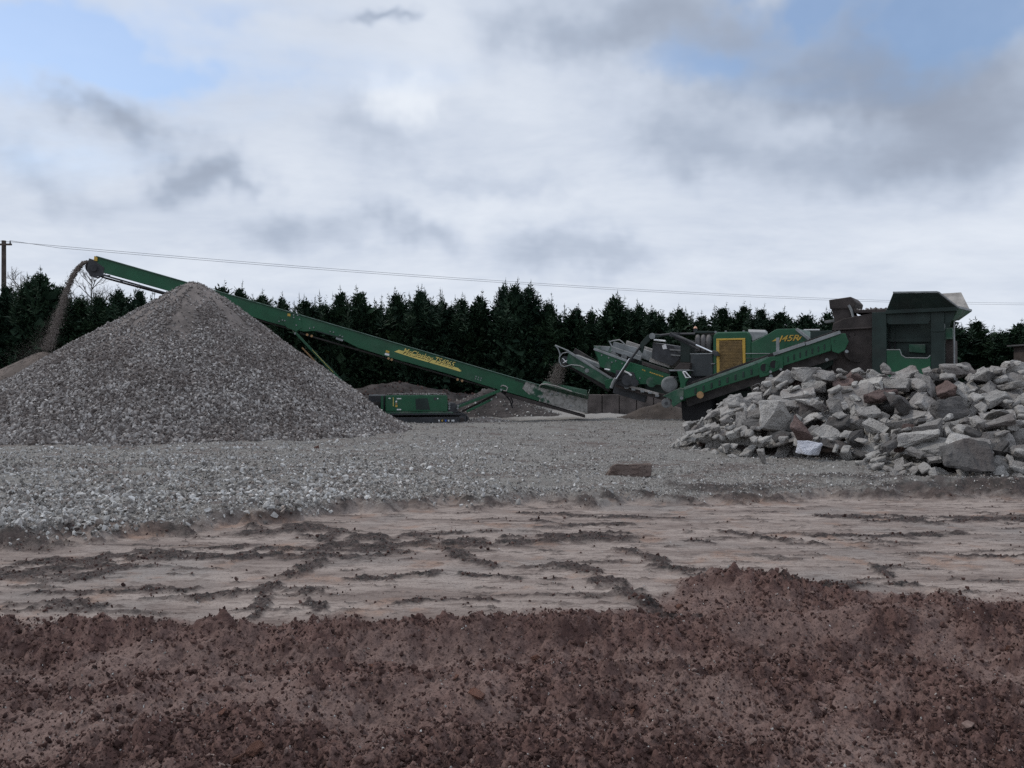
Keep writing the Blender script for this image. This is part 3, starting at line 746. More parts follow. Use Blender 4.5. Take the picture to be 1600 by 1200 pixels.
if rest:
    LOW = {}
    VV, FF, MI, k0 = [], [], [], 0
    for v, size, loc, Rm, tone in rest:
        if v not in LOW:
            bm = bmesh.new(); bm.from_mesh(CH_M[v][0]); bmesh.ops.dissolve_limit(bm, angle_limit=R(22), verts=bm.verts, edges=bm.edges); bmesh.ops.triangulate(bm, faces=bm.faces)
            bm.verts.index_update(); LOW[v] = (np.array([q.co for q in bm.verts]), np.array([[q.index for q in f.verts] for f in bm.faces])); bm.free()
        lv, lf = LOW[v]
        VV.append(lv * size @ np.array(Rm).T + np.array(loc)); FF.append(lf + k0); MI.append(np.full(len(lf), [t for t, _ in TONES].index(tone))); k0 += len(lv)
    me = np_mesh('small_rubble', np.concatenate(VV), np.concatenate(FF))
    for _, m in TONES: me.materials.append(m)
    mi = np.concatenate(MI).astype(np.int32)
    if len(mi) == len(me.polygons): me.polygons.foreach_set('material_index', mi)
    o = link_mesh('small_rubble', me); tag(o, 'small concrete bits filling gaps in the rubble heap', 'rubble', None, 'stuff')
# singled-out pieces
def one_chunk(name, v, size, px, py, Y, rot, mat, label, cat, scl=(1, 1, 1), zoff=0.0, ground=False):
    me = toned(v, mat); o = bpy.data.objects.new(name, me); col.objects.link(o)
    p = px2(px, py, Y)
    if ground: p.z = gz(p.x, p.y) + zoff
    o.location = p; o.rotation_euler = rot; o.scale = tuple(size * s for s in scl)
    tag(o, label, cat); return o
one_chunk('stone_slab', 0, .80, 983, 742, 13.9, (R(3), R(-2), R(4)), 'slab_brown', 'lone brown flat slab lying on the gravel away from the heap', 'slab', (1, .75, .85), .10, True)
one_chunk('concrete_chunk', 4, .36, 1192, 733, 15.4, (R(8), R(70), R(30)), 'conc_mid', 'single rounded grey lump on the gravel just off the heap foot', 'rubble', (1, 1, 1), .10, True)
one_chunk('concrete_chunk', 1, .62, 1252, 676, 16.35, (R(20), R(40), R(75)), 'conc_red', 'squarish dark red block with pale fleck on the heap face', 'rubble')
one_chunk('plaster_block', 1, .40, 1264, 700, 15.55, (R(5), R(5), R(20)), 'conc_blue', 'clean bluish white block low on the rubble heap', 'rubble')
one_chunk('concrete_chunk', 5, .80, 1512, 715, 13.2, (R(52), R(12), R(-14)), 'conc_dark', 'very large dark slab leaning on the near foot of the heap', 'rubble', (1, 1, 1))
one_chunk('concrete_chunk', 0, .62, 1404, 626, 15.9, (R(50), R(28), R(30)), 'conc_dark', 'tilted pitted dark slab with rough face near heap middle', 'rubble', (.9, 1.1, 1))
one_chunk('concrete_chunk', 9, .66, 1486, 640, 15.0, (R(62), R(-12), R(10)), 'conc_dark', 'broad dark upright slab facing out of the upper heap', 'rubble')

# brick fragments in the mud
FR = [(590, 1022, .10, 'conc_b', 'rounded orange brick fragment standing in the churned mud'), (745, 1076, .09, '', 'flat orange red brick shard on the mud beside pale grit'),
      (398, 1176, .085, '', 'orange brick corner half sunk in the wet mud'), (375, 1182, .07, '', 'small brown brick bit next to the orange brick corner'),
      (348, 1116, .05, '', 'tiny pink brick crumb on smeared mud'), (836, 1020, .055, '', 'small flat orange brick chip below the windrow'),
      (985, 1085, .07, '', 'thin pinkish tile shard on the mud'), (1060, 943, .06, '', 'orange brick chip stuck in the soil mound'),
      (1575, 1010, .07, '', 'dull red brick lump in the rutted soil'), (712, 1050, .05, '', 'small orange brick crumb near the flat red shard'),
      (495, 712, .16, '', 'red brick half lying on the pale gravel')]
for i, (px, py, s, _, lab) in enumerate(FR):
    x, y = gpx(px, py); o = bpy.data.objects.new('brick_fragment', toned((i * 7 + 1) % 30, 'brick')); col.objects.link(o)
    o.location = (x, y, gz(x, y) + s * .24); o.rotation_euler = (random.uniform(-.5, .5), random.uniform(-.5, .5), random.uniform(0, 6)); o.scale = (s, s, s)
    tag(o, lab, 'brick', 'brick fragments in the mud' if i < 10 else None)

# ------------------------------------------------------------------ conifer hedge
def conifer_mesh(seed, H=7.0, Rr=1.75):
    r = np.random.default_rng(seed); PP, DD, LL, WW, DR = [], [], [], [], []
    def sprays(p, d, L, w, dr): PP.append(p); DD.append(d); LL.append(L); WW.append(w); DR.append(dr)
    nb = 190
    for b in range(nb):      # boughs
        h = .25 + (H * .90 - .25) * (b + r.uniform()) / nb; fr = h / (H * .92)
        L = Rr * (1 - max(0.0, (fr - .45) / .55) ** 1.7) * r.uniform(.55, 1.12) * (.8 + .2 * min(1, fr * 4)) + .08
        az = r.uniform(0, 6.283); el = R(12) + fr * R(42) + r.normal(0, .15)
        dv = np.array([math.cos(az) * math.cos(el), math.sin(az) * math.cos(el), math.sin(el)])
        n = int(16 + 26 * L / Rr); t = r.uniform(.12, 1.0, n) ** .8
        p = np.array([0, 0, h - L * .25]) + dv * (L * t)[:, None] + r.normal(0, .07, (n, 3)); p[:, 2] += .12 * t * t
        d = dv + r.normal(0, .55, (n, 3)); d[:, 2] += .25
        sprays(p, d, r.uniform(.18, .42, n) * (1.1 - .3 * t), r.uniform(.035, .085, n) * (1.15 - .55 * fr), r.uniform(-.1, .3, n))
    for q in range(r.integers(7, 12)):      # wispy leaders
        hx = r.normal(0, .75 if q else .05, 2); top = H * (1.0 if q == 0 else r.uniform(.80, .97)); base = H * (.70 if q == 0 else .62)
        lean = r.normal(0, .16, 2); m = 85
        t = r.uniform(0, 1, m); p = np.stack([hx[0] + lean[0] * t * t, hx[1] + lean[1] * t * t, base + (top - base) * t], 1)
        L = ((.52 if q == 0 else .38) * (1 - t) ** .85 + .07) * r.uniform(.5, 1.25, m); a = r.uniform(0, 6.283, m)
        sprays(p, np.stack([np.cos(a), np.sin(a), r.uniform(.1, .9, m)], 1), L, L * .075 + .014, r.uniform(-.30, .15, m))
        k = 6; tt = np.arange(k) / k; p = np.stack([hx[0] + lean[0] * tt * tt, hx[1] + lean[1] * tt * tt, base + (top - base) * tt], 1)
        sprays(p, np.tile([lean[0] * .3, lean[1] * .3, 1.0], (k, 1)), np.full(k, (top - base) / k * 1.5), np.full(k, .014), np.zeros(k))
    n = 420; h = r.uniform(.1, H * .80, n); rad = Rr * .58 * (1 - (h / H) ** 2.6) * np.sqrt(r.uniform(0, 1, n)); a = r.uniform(0, 6.283, n)     # inner shoots
    d = r.normal(0, 1, (n, 3)); d[:, 2] += .4
    sprays(np.stack([rad * np.cos(a), rad * np.sin(a), h], 1), d, r.uniform(.5, .8, n), r.uniform(.18, .28, n), np.zeros(n))
    p, d, L, w, dr = [np.concatenate(q) for q in (PP, DD, LL, WW, DR)]
    d = d / np.linalg.norm(d, axis=1)[:, None]; sd_ = np.cross(d, [0, 0, 1.0]); sd_ /= np.linalg.norm(sd_, axis=1)[:, None] + 1e-6
    tw = r.uniform(-.9, .9, len(p))[:, None]; up = np.cross(sd_, d); s2 = (sd_ * np.cos(tw) + up * np.sin(tw)) * w[:, None]
    tip = p + d * L[:, None]; tip[:, 2] -= dr * L; mid = p + d * (L * .5)[:, None]
    V = np.stack([p, mid + s2, tip, mid - s2], 1).reshape(-1, 3); F = np.arange(len(V)).reshape(-1, 4)
    me = np_mesh('crown', V, F); me.materials.append(M['foliage'])
    return me
CON = [conifer_mesh(900 + i) for i in range(7)]
def trunk_mesh():
    b = MB(); b.tube([(0, 0, -.3), (.03, .02, 1.5), (-.02, 0, 4), (0, .02, 6.4)], [.14, .12, .08, .03], 8)
    me = bpy.data.meshes.new('trunk'); me.from_pydata(b.v, [], b.f); me.materials.append(M['bark']); return me
TRUNK = trunk_mesh()
TOPS = [(-300, 440), (0, 446), (60, 424), (110, 448), (165, 452), (250, 456), (330, 440), (370, 446), (430, 458), (490, 450), (560, 458), (605, 462), (655, 446), (720, 466), (760, 460), (800, 438), (850, 462), (900, 466), (960, 462),
        (1010, 470), (1100, 474), (1190, 470), (1280, 484), (1400, 496), (1500, 502), (1560, 500), (1600, 496), (1900, 500)]
def top_at(px): p = np.array(TOPS); return float(np.interp(px, p[:, 0], p[:, 1]))
rt = random.Random(3)
def add_tree(x, y, H, lab, special=False):
    t = empty('conifer_tree', (x, y, gz(x, y) - .05), rt.uniform(0, 6.28))
    s = H / 7.0; t.scale = (rt.uniform(.8, 1.4), rt.uniform(.9, 1.25), s)
    a = bpy.data.objects.new('crown', CON[rt.randrange(7)]); col.objects.link(a); a.parent = t
    c = bpy.data.objects.new('trunk', TRUNK); col.objects.link(c); c.parent = t
    tag(t, lab, 'tree', 'conifers of the hedge behind the machines')
def where(px):
    for lim, t in ((50, 'by the power pole'), (300, 'behind the conveyor head'), (450, 'behind the tall stone cone'), (620, 'above the stacker struts'), (800, 'behind the boom lettering'),
                   (930, 'behind the feed boards'), (1060, 'behind the crusher screen'), (1200, 'behind the engine canopy'), (1340, 'behind the jaw hood'), (1500, 'behind the feed hopper')):
        if px < lim: return t
    return 'beyond the hopper near the shed'
k = 0
x = -37.0
while x < 39:
    y = 48.5 + rt.uniform(-.5, .5); px = 800 + x / y * FPX
    H = CH + (HZ - top_at(px)) / FPX * y - gz(x, y) + rt.uniform(-.65, .55)
    add_tree(x, y, H, 'dark green conifer in the front row of the hedge ' + where(px))
    x += rt.uniform(1.0, 1.5)
x = -38.0
while x < 40:
    y = 50.6 + rt.uniform(-.4, .4); px = 800 + x / y * FPX
    H = (CH + (HZ - top_at(px)) / FPX * y - gz(x, y)) * rt.uniform(.78, .97)
    add_tree(x, y, H, 'shorter dark conifer in the rear row of the hedge ' + where(px))
    x += rt.uniform(1.3, 1.9)
for px, py, lab in ((65, 416, 'tall pointed conifer spire rising above the hedge beside the power pole'), (803, 434, 'tallest feathery conifer leader above the middle of the hedge'),
                    (657, 444, 'conifer with a tall tapering top above the conveyor lettering')):
    y = 48.0; x = (px - 800) / FPX * y; add_tree(x, y, CH + (HZ - py) / FPX * y - gz(x, y), lab)
# bare birch behind the hedge
def bare_tree(px, py, Y, lab):
    base = px2(px, 600, Y); base.z = gz(base.x, Y); top = CH + (HZ - py) / FPX * Y
    t = empty('bare_tree', base); Hh = top - base.z; rr = random.Random(int(px))
    tr = MB(); tr.tube([(0, 0, -.2), (.1, 0, Hh * .4), (.05, .05, Hh * .75), (.12, 0, Hh)], [.11, .08, .04, .01], 6); tr.build('trunk', M['twig'], t)
    br = MB()
    def grow(p, d, L, rad, depth):
        q = p + d * L; mid = p + d * L * .5 + Vector((rr.uniform(-.05, .05), rr.uniform(-.05, .05), .03)); br.tube([p, mid, q], [rad, rad * .8, rad * .5], 4)
        if depth:
            for i in range(rr.choice([3, 4])):
                dd = (d + Vector((rr.gauss(0, .5), rr.gauss(0, .5), rr.gauss(.15, .35)))).normalized()
                grow(p + d * L * rr.uniform(.35, 1), dd, L * rr.uniform(.5, .75), rad * .55, depth - 1)
    for i in range(16):
        h = Hh * rr.uniform(.35, .92); a = rr.uniform(0, 6.28)
        grow(Vector((.06, .02, h)), Vector((math.cos(a) * .7, math.sin(a) * .7, .75)).normalized(), (Hh - h) * .35 + .35, .028, 3)
    br.build('branches', M['twig'], t)
    tag(t, lab, 'tree')
bare_tree(141, 418, 53.0, 'leafless thin tree with fine twigs under the conveyor head')
bare_tree(30, 424, 53.5, 'leafless twiggy tree beside the power pole')

# ------------------------------------------------------------------ power line
PA = px2(6, 376, 56.0); PBx, PBy = 72.0, 104.0
zB = CH + (HZ - 474) / FPX * PBy
def power_pole(loc, ztop, lab):
    t = empty('power_pole', (loc[0], loc[1], gz(loc[0], loc[1]) if abs(loc[0]) < 45 else 0.0)); h = ztop - t.location.z
    b = MB(); b.tube([(0, 0, -.6), (0, 0, h)], [.19, .14], 12); b.build('pole', M['pole'], t)
    b = MB(); b.box((-.6, -.16, h - .34), (.6, -.06, h - .22)); b.build('crossarm', M['pole'], t)
    for s in (-.5, .5):
        b = MB(); b.cyl((s, -.11, h - .22), (s, -.11, h - .02), .05, 8, .035); b.build('insulator', M['darksteel'], t)
    tag(t, lab, 'pole'); return t
power_pole(PA, PA.z, 'dark wooden power pole rising behind the hedge')
power_pole((PBx, PBy), zB, 'far wooden power pole where the overhead wires run out')
for s, lab in ((-.5, 'upper thin overhead power wire crossing the sky'), (.5, 'lower thin overhead power wire crossing the sky')):
    pts = []
    for i in range(41):
        t = i / 40; sag = -1.1 * 4 * t * (1 - t) - (.22 if s > 0 else 0)
        pts.append((PA.x + (PBx - PA.x) * t + s, PA.y + (PBy - PA.y) * t - .11, PA.z + (zB - PA.z) * t + sag))
    pts[0] = (PA.x + s, PA.y - .11, PA.z - .02); pts[-1] = (PBx + s, PBy - .11, zB - .02)
    o = MB().tube(pts, .014, 6).build('overhead_wire', M['wire']); tag(o, lab, 'wire')

# ------------------------------------------------------------------ lettering
def text_mesh(body, shear=.25, offset=0.0, spacing=1.0):
    cu = bpy.data.curves.new('lettering', 'FONT'); cu.body = body; cu.size = 1.0; cu.shear = shear; cu.offset = offset; cu.space_character = spacing; cu.fill_mode = 'FRONT'
    ob = bpy.data.objects.new('lettering', cu); col.objects.link(ob)
    dg = bpy.context.evaluated_depsgraph_get(); me = bpy.data.meshes.new_from_object(ob.evaluated_get(dg))
    bpy.data.objects.remove(ob); return me
def put_text(body, A, B, height, out, mat, parent, name='lettering', shear=.25, offset=.0, spacing=1.0, upv=None):
    """text from A to B (left to right foot line), facing along out"""
    me = text_mesh(body, shear, offset, spacing)
    v = np.array([x.co for x in me.vertices]); x0, x1 = v[:, 0].min(), v[:, 0].max(); y1 = v[:, 1].max()
    A = Vector(A); B = Vector(B); u = (B - A); o_ = Vector(out).normalized(); up = o_.cross(u.normalized()).normalized()
    if up.z < 0: up = -up
    for p in me.vertices:
        q = p.co; p.co = A + u * ((q.x - x0) / (x1 - x0)) + up * (q.y / y1 * height)
    me.materials.clear(); o = link_mesh(name, me, mat, parent); return o

# ------------------------------------------------------------------ machine frames
class Frame:
    def __init__(s, ox, oy, t): s.o = (ox, oy); s.a = (math.cos(t), -math.sin(t)); s.n = (math.sin(t), math.cos(t)); s.t = t
    def __call__(s, px, py, c):
        r = (px - 800) / FPX; ox, oy = s.o
        k = (r * (oy + c * s.n[1]) - ox - c * s.n[0]) / (s.a[0] - r * s.a[1]); Y = oy + k * s.a[1] + c * s.n[1]
        return Vector((k, c, CH - (py - HZ) / FPX * Y))
    def world(s, l): return Vector((s.o[0] + l[0] * s.a[0] + l[1] * s.n[0], s.o[1] + l[0] * s.a[1] + l[1] * s.n[1], l[2]))

# ================================================================== STACKER
ST = Frame(STK_C[0], STK_C[1], R(-8.2))
stk = empty('stacker_conveyor', (STK_C[0], STK_C[1], 0), R(8.2))
tag(stk, 'long green tracked stacker conveyor throwing stone over the tall cone', 'conveyor')
CN, CF = -.62, .62
def P(px, py, c=CN): return ST(px, py, c)
def plate(poly, c, th, name, mat, parent, F=ST, bevel=.012):
    return MB().prism([F(x, y, c) for x, y in poly], (0, th, 0)).build(name, mat, parent, bevel)
OUTER = [(151, 401), (462, 490.5), (466, 516), (440, 508), (420, 503), (330, 474), (250, 451), (200, 437), (153, 424)]
INNER = [(462, 490.5), (800, 590), (846, 603), (842, 627), (770, 606), (700, 584), (600, 556), (560, 543.5), (537, 532), (531, 528), (490, 517), (475, 518), (466, 516)]
TAIL = [(846, 603), (893, 613), (905, 618), (918, 622), (918, 646), (899, 641), (842, 627)]
for c, sgn in ((CN, 1), (CF - .06, 1)):
    so_ = plate(OUTER, c, .06, 'outer_boom_side', M['green'], stk)
    si_ = plate(INNER, c, .06, 'inner_boom_side', M['green'], stk)
    if c == CN: near_side = si_
    tl = plate(TAIL, c, .06, 'tail_side', M['caked_green'] if c == CN else M['green_dirty'], stk); tag(tl, 'tail side plate caked with pale dust') if c == CN else None
# top and bottom flanges with the edge highlight painted in as paler green
def along(poly, c, w, h, name, mat, parent, F=ST):
    b = MB(); pts = [F(x, y, c) for x, y in poly]
    for p, q in zip(pts[:-1], pts[1:]): b.beam(p, q, w, h)
    return b.build(name, mat, parent, .006)
along([(151, 400.6), (462, 490)], CN + .0, .14, .035, 'top_flange', M['lit_edge'], stk)
along([(462, 490), (800, 589.4), (846, 602.4)], CN, .14, .035, 'top_flange', M['lit_edge'], stk)
# belt, skirts, rollers
bm_ = MB()
for p, q in (((146, 407), (470, 499)), ((470, 499), (905, 627))):
    A0, B0 = P(p[0], p[1], 0), P(q[0], q[1], 0); bm_.beam(A0, B0, 1.05, .03)
    A1, B1 = A0 + Vector((0, 0, -.50)), B0 + Vector((0, 0, -.50))
bm_.build('belt', M['belt'], stk)
rb = MB(); rb.beam(P(160, 431, 0) + Vector((0, 0, -.06)), P(455, 513, 0) + Vector((0, 0, -.02)), .98, .05); rb.build('return_belt', M['belt'], stk)
rb = MB(); rb.beam(P(470, 521, 0), P(910, 648, 0), .98, .05); rb.build('return_belt', M['belt'], stk)
for (px, py) in [(190, 437), (240, 452), (290, 467), (480, 521), (487, 523), (607, 558), (612, 560), (715, 591), (722, 593)]:
    MB().cyl(P(px, py + 2, -.66), P(px, py + 2, .66), .055, 10).build('return_roller', M['orange'] if px > 470 else M['darksteel'], stk)
for k in range(26):
    t = k / 25; px = 165 + t * 720; py = 401 + (px - 151) * .2965 + 10
    MB().cyl(P(px, py, -.5), P(px, py, .5), .06, 8).build('idler_roller', M['darksteel'], stk)
# head: drum, bearing plates, scraper, guard hoop
hd = MB().cyl(P(144, 418, -.5), P(144, 418, .5), .26, 20).build('head_drum', M['rubber'], stk)
plate([(139, 404), (147, 406), (154, 412), (163, 418), (161, 431), (150, 432), (141, 432), (135, 422)], CN - .02, .05, 'head_plate', M['darksteel'], stk)
plate([(139, 404), (147, 406), (154, 412), (163, 418), (161, 431), (150, 432), (141, 432), (135, 422)], CF - .03, .05, 'head_plate', M['darksteel'], stk)
MB().cyl(P(146, 419, CN - .16), P(146, 419, CN), .13, 14).build('drive_motor', M['darksteel'], stk)
MB().tube([P(141, 429, CN), P(147, 432.5, CN), P(154, 434, CN), P(159, 430.5, CN), P(172, 431, CN)], .035, 8).build('guard_hoop', M['darksteel'], stk)
along([(160, 429.5), (260, 458)], CN + .02, .10, .07, 'scraper_bar', M['darksteel'], stk)
plate([(147.2, 400), (152.4, 401), (151.8, 408), (146.6, 407)], CN - .045, .01, 'warning_label', M['yellow'], stk, bevel=0)
# fold joint hardware and bolts
plate([(437, 495), (452, 490), (470, 492.5), (472, 512), (463, 518), (448, 512)], CN - .03, .03, 'hinge_plate', M['green'], stk)
for (px, py) in [(459, 492), (465, 492.5), (459, 496), (468, 499), (463, 508), (441, 500), (445, 501), (436, 502), (484, 513), (490, 511.5), (516, 518), (521, 519), (531, 524), (535, 526), (462, 521)]:
    MB().cyl(P(px, py, CN - .065), P(px, py, CN - .02), .032, 8).build('bolt', M['greysteel'], stk)
plate([(449.5, 489.5), (454, 490.5), (453.5, 494.5), (449, 493.5)], CN - .045, .008, 'warning_label', M['yellow'], stk, bevel=0)
plate([(603, 547), (608.5, 548.5), (608, 551.8), (602.5, 550.5)], CN - .012, .008, 'warning_label', M['yellow'], stk, bevel=0)
plate([(601.5, 551.2), (608.3, 552.8), (608, 556), (601, 554.6)], CN - .012, .008, 'info_label', M['white'], stk, bevel=0)
along([(525, 528.5), (536, 532)], CN - .02, .06, .09, 'joint_lug', M['greysteel'], stk)
along([(493, 517), (533, 528)], CN - .03, .05, .05, 'lower_lip', M['green_dark'], stk)
# lettering on the boom
sw = MB().prism([P(x, y, CN - .006) for x, y in [(616, 549.5), (623, 546.5), (640, 551), (690, 566), (708, 572.5), (716, 575), (721, 580), (718, 580.5), (700, 575), (650, 560.5)]], (0, .004, 0)).build('swoosh_decal', M['paleyellow'], near_side)
for dx_, dy_, mat_, cc, off in ((.5, .8, M['black'], CN - .009, .022), (0, 0, M['paleyellow'], CN - .013, .010)):
    for word, a_, b_ in (('McCloskey', (629, 551.3), (676, 564.4)), ('TS4065', (679, 565.3), (709.5, 573.9))):
        put_text(word, P(a_[0] + dx_, a_[1] + dy_, cc), P(b_[0] + dx_, b_[1] + dy_, cc), .235, (0, -1, 0), mat_, near_side, 'lettering', .3, off)
for (px, py) in [(743, 587), (747, 588.4), (751, 589.5), (742, 590.2), (746, 591.5), (750, 593)]:
    plate([(px, py), (px + 1.6, py + .5), (px + 1.5, py + 2.6), (px - .1, py + 2.1)], CN - .008, .006, 'info_label', M['greysteel'], stk, bevel=0)
# tail: feed hopper boards
hopN = MB().loft([P(843, 603, CN), P(893, 613, CN), P(918, 622, CN), P(918, 620, CN - .02)], [P(842, 600, CN) + Vector((0, -.28, 0)), P(862, 602, CN) + Vector((0, -.32, 0)), P(893, 612.5, CN) + Vector((0, -.3, 0)), P(893, 611.5, CN) + Vector((0, -.3, 0))])
def board(pts, name, mat, th=.03):
    b = MB(); v = [Vector(p) for p in pts]; n = (v[1] - v[0]).cross(v[-1] - v[0]).normalized() * th
    return b.prism(v, n).build(name, mat, stk, .006)
board([P(842, 604, CN), P(918, 623, CN), P(916, 617, CN - .35), P(848, 600, CN - .30)], 'feed_board', M['green_dirty'])
board([P(842, 604, CF), P(918, 623, CF), P(917, 610, CF + .35), P(850, 596, CF + .35)], 'feed_board', M['green'])
board([P(918, 624, CN), P(918, 624, CF), P(921, 608, CF + .35), P(919, 614, CN - .33)], 'feed_board', M['green_dirty'])
MB().tube([P(843, 603.5, CN - .1), P(846, 600.5, CN - .28), P(853, 600, CN - .31), P(870, 603.5, CN - .33), P(893, 611.5, CN - .33)], .028, 8).build('feed_lip', M['caked'], stk)
dm = MB()
for (px, py, s) in [(880, 600, .55), (893, 603, .45), (868, 601, .4), (905, 608, .35), (918, 612, .5), (926, 617, .35)]:
    pass
MB().cyl(P(910, 634, -.55), P(910, 634, .55), .20, 16).build('tail_drum', M['rubber'], stk)
along([(848, 633), (914, 651)], CN + .05, .10, .10, 'tail_underframe', M['brownsteel'], stk)
along([(790, 616), (848, 633)], CN + .05, .08, .16, 'tail_underframe', M['brownsteel'], stk)
MB().tube([P(783, 604, CN - .03), P(785, 602, CN - .07), P(790, 603.5, CN - .07), P(793, 606, CN - .07), P(791, 611, CN - .07), P(786, 610, CN - .03)], .03, 8).build('pivot_bracket', M['caked'], stk)
for (px, py) in [(807, 594), (811, 595), (815, 596), (819, 599), (847, 620.5), (895, 622), (892, 634), (860, 617), (863, 615), (872, 614)]:
    MB().cyl(P(px, py, CN - .03), P(px, py, CN), .04, 8).build('bolt', M['greysteel'] if px > 845 else M['green_dark'], stk)
plate([(822, 596), (846, 603), (850, 610), (886, 622), (878, 634), (850, 627), (842, 622), (826, 616), (816, 607)], CN - .008, .006, 'dust_patch', M['caked_green'], stk, bevel=0)
for pts in ([(783, 612), (790, 617), (797, 626), (801, 638)], [(788, 612), (797, 618), (801, 628), (799, 634)]):
    MB().tube([P(x, y, CN + .1) for x, y in pts], .03, 8).build('hydraulic_hose', M['rubber'], stk)
# telescopic struts
for c in (CN - .10, CF + .10):
    st_ = MB().beam(P(461, 519, c), P(512, 573, c), .10, .15, (0, 1, 0)).build('lift_strut', M['green'], stk, .01)
    MB().beam(P(508, 568.5, c), P(560, 624, c), .13, .19, (0, 1, 0)).build('strut_sleeve', M['green'], stk, .01)
    MB().beam(P(488, 546.5, c - .085), P(521, 582, c - .085), .012, .085, (0, 1, 0)).build('strut_decal', M['paleyellow'], stk)
    MB().cyl(P(472, 543, c + .12), P(504, 577, c + .12), .035, 8).build('lift_ram_rod', M['orange'], stk)
    MB().cyl(P(503, 576, c + .12), P(545, 622, c + .12), .05, 8).build('lift_ram', M['orange'], stk)
for (px, py) in [(461, 521), (552, 612), (540, 601)]:
    MB().cyl(P(px, py, CN - .22), P(px, py, CN - .15), .045, 10).build('pin', M['greysteel'], stk)
MB().beam(P(466, 524, CN - .1), P(466, 524, CF + .1), .12, .12).build('strut_crossbar', M['green_dark'], stk)
# power unit
CU = -1.15
plate([(602, 617.6), (697, 617), (699.5, 619.5), (699.5, 643.5), (602, 643.5)], CU, 2.1, 'engine_housing', M['green'], stk, bevel=.04)
plate([(649, 623), (668, 622), (672, 640), (650, 640)], CU - .008, .01, 'vent_panel', M['green_dark'], stk, bevel=.0)
for (px, py, w, h, m) in [(620, 622, 7, 1.8, 'white'), (620, 639, 7, 1.8, 'white'), (618, 626, 2.6, 2.6, 'white'), (618, 629.6, 2.6, 2.6, 'orange'), (617.4, 633, 3.6, 3, 'yellow'), (614, 621, 1.0, 14, 'paleyellow'), (607, 621.5, 3.5, 1.6, 'white'), (683, 622, 1.8, 1.8, 'white'), (678, 621, 3.5, 4, 'darksteel')]:
    plate([(px, py), (px + w, py), (px + w, py + h), (px, py + h)], CU - .014, .012, 'info_label' if m != 'darksteel' else 'filler_cap', M[m], stk, bevel=0)
for (x0_, x1_) in [(576, 602)]:
    plate([(576, 616.5), (602, 616.5), (602, 618.5), (576, 618.5)], CU, .08, 'frame_rail', M['greysteel'], stk)
    plate([(595, 618.5), (599, 618.5), (599, 644), (595, 644)], CU, .10, 'frame_post', M['green'], stk)
    plate([(576, 618.5), (602, 618.5), (602, 643.5), (576, 643.5)], CU + .5, 1.2, 'control_box', M['darksteel'], stk)
    plate([(578, 628), (594, 628), (594, 643), (586, 643)], CU + .3, .1, 'tool_locker', M['brownsteel'], stk)
plate([(582, 643.6), (706, 643.6), (712, 646.5), (690, 648.5), (582, 648)], CU - .03, 2.2, 'chassis_rail', M['green_dirty'], stk)
plate([(588, 648), (600, 648), (600, 653), (593, 653)], CU, .1, 'chassis_foot', M['green'], stk)
pts = []; nst = 700
top0, top1 = P(604, 617.4, CU), P(697, 617.0, CU)
pp = np.stack([rng.uniform(top0.x, top1.x, nst), CU + .05 + 2.0 * rng.uniform(0, 1, nst) ** 1.5, np.full(nst, top0.z + .03)], 1)
scatter('dust_crust', pp, rng.uniform(.05, .14, nst), V_pile, stk)
# tracks
def track(F, root, p0, p1, ztop, zbot, c0, w, nshoe, name='track'):
    """oval crawler: shoes, side frame, wheels; p0/p1 local x of the end wheel centres"""
    r = (ztop - zbot) / 2; zc = (ztop + zbot) / 2; L = p1 - p0; per = 2 * L + 2 * math.pi * r
    tr = MB().prism([(p0 + r * .6, c0 + .06, zc - r * .55), (p1 - r * .6, c0 + .06, zc - r * .55), (p1 - r * .6, c0 + .06, zc + r * .5), (p0 + r * .6, c0 + .06, zc + r * .5)], (0, w - .12, 0)).build('track_frame', M['darksteel'], root, .02)
    me = None
    def pos(s):
        s %= per
        if s < L: return (p0 + s, zbot, 0)
        s -= L
        if s < math.pi * r: a = s / r; return (p1 + r * math.sin(a), zc - r * math.cos(a), a)
        s -= math.pi * r
        if s < L: return (p1 - s, ztop, math.pi)
        s -= L; a = s / r; return (p0 - r * math.sin(a), zc + r * math.cos(a), math.pi + a)
    sm = MB().box((-per / nshoe * .46, 0, -.03), (per / nshoe * .46, w, .03)); sm.box((-.02, 0, -.06), (.02, w, -.02))
    m0 = None
    for k in range(nshoe):
        x_, z_, a_ = pos(k * per / nshoe)
        if m0 is None: o = sm.build('track_shoe', M['darksteel'], tr); m0 = o.data
        else: o = link_mesh('track_shoe', m0, None, tr)
        o.location = (x_, c0, z_); o.rotation_euler = (0, -a_, 0)
    for xx in (p0, p1):
        wv = MB().cyl((xx, c0 + .02, zc), (xx, c0 + w - .02, zc), r * .78, 20).build('sprocket_wheel', M['darksteel'], tr, .01)
        MB().cyl((xx, c0 - .02, zc), (xx, c0 + .02, zc), r * .42, 14).build('hub', M['brownsteel'], tr, .01)
    for k in range(5):
        xx = p0 + L * (k + .7) / 5.4
        MB().cyl((xx, c0 + .03, zbot + .12), (xx, c0 + w - .03, zbot + .12), .09, 12).build('track_roller', M['darksteel'], tr)
tA, tB = P(612, 657, -1.25), P(722, 657, -1.25)
for c0 in (-1.3, .85):
    track(ST, stk, tA.x, tB.x, tA.z + .26, tA.z - .24, c0, .45, 46)
for (px, m) in [(686, 'white'), (691, 'yellow'), (696.5, 'blue'), (701, 'white'), (706.5, 'white'), (709, 'white')]:
    plate([(px - 1.1, 656), (px + 1.1, 656), (px + 1.1, 658.6), (px - 1.1, 658.6)], -1.29, .03, 'info_label', M[m], stk, bevel=0)
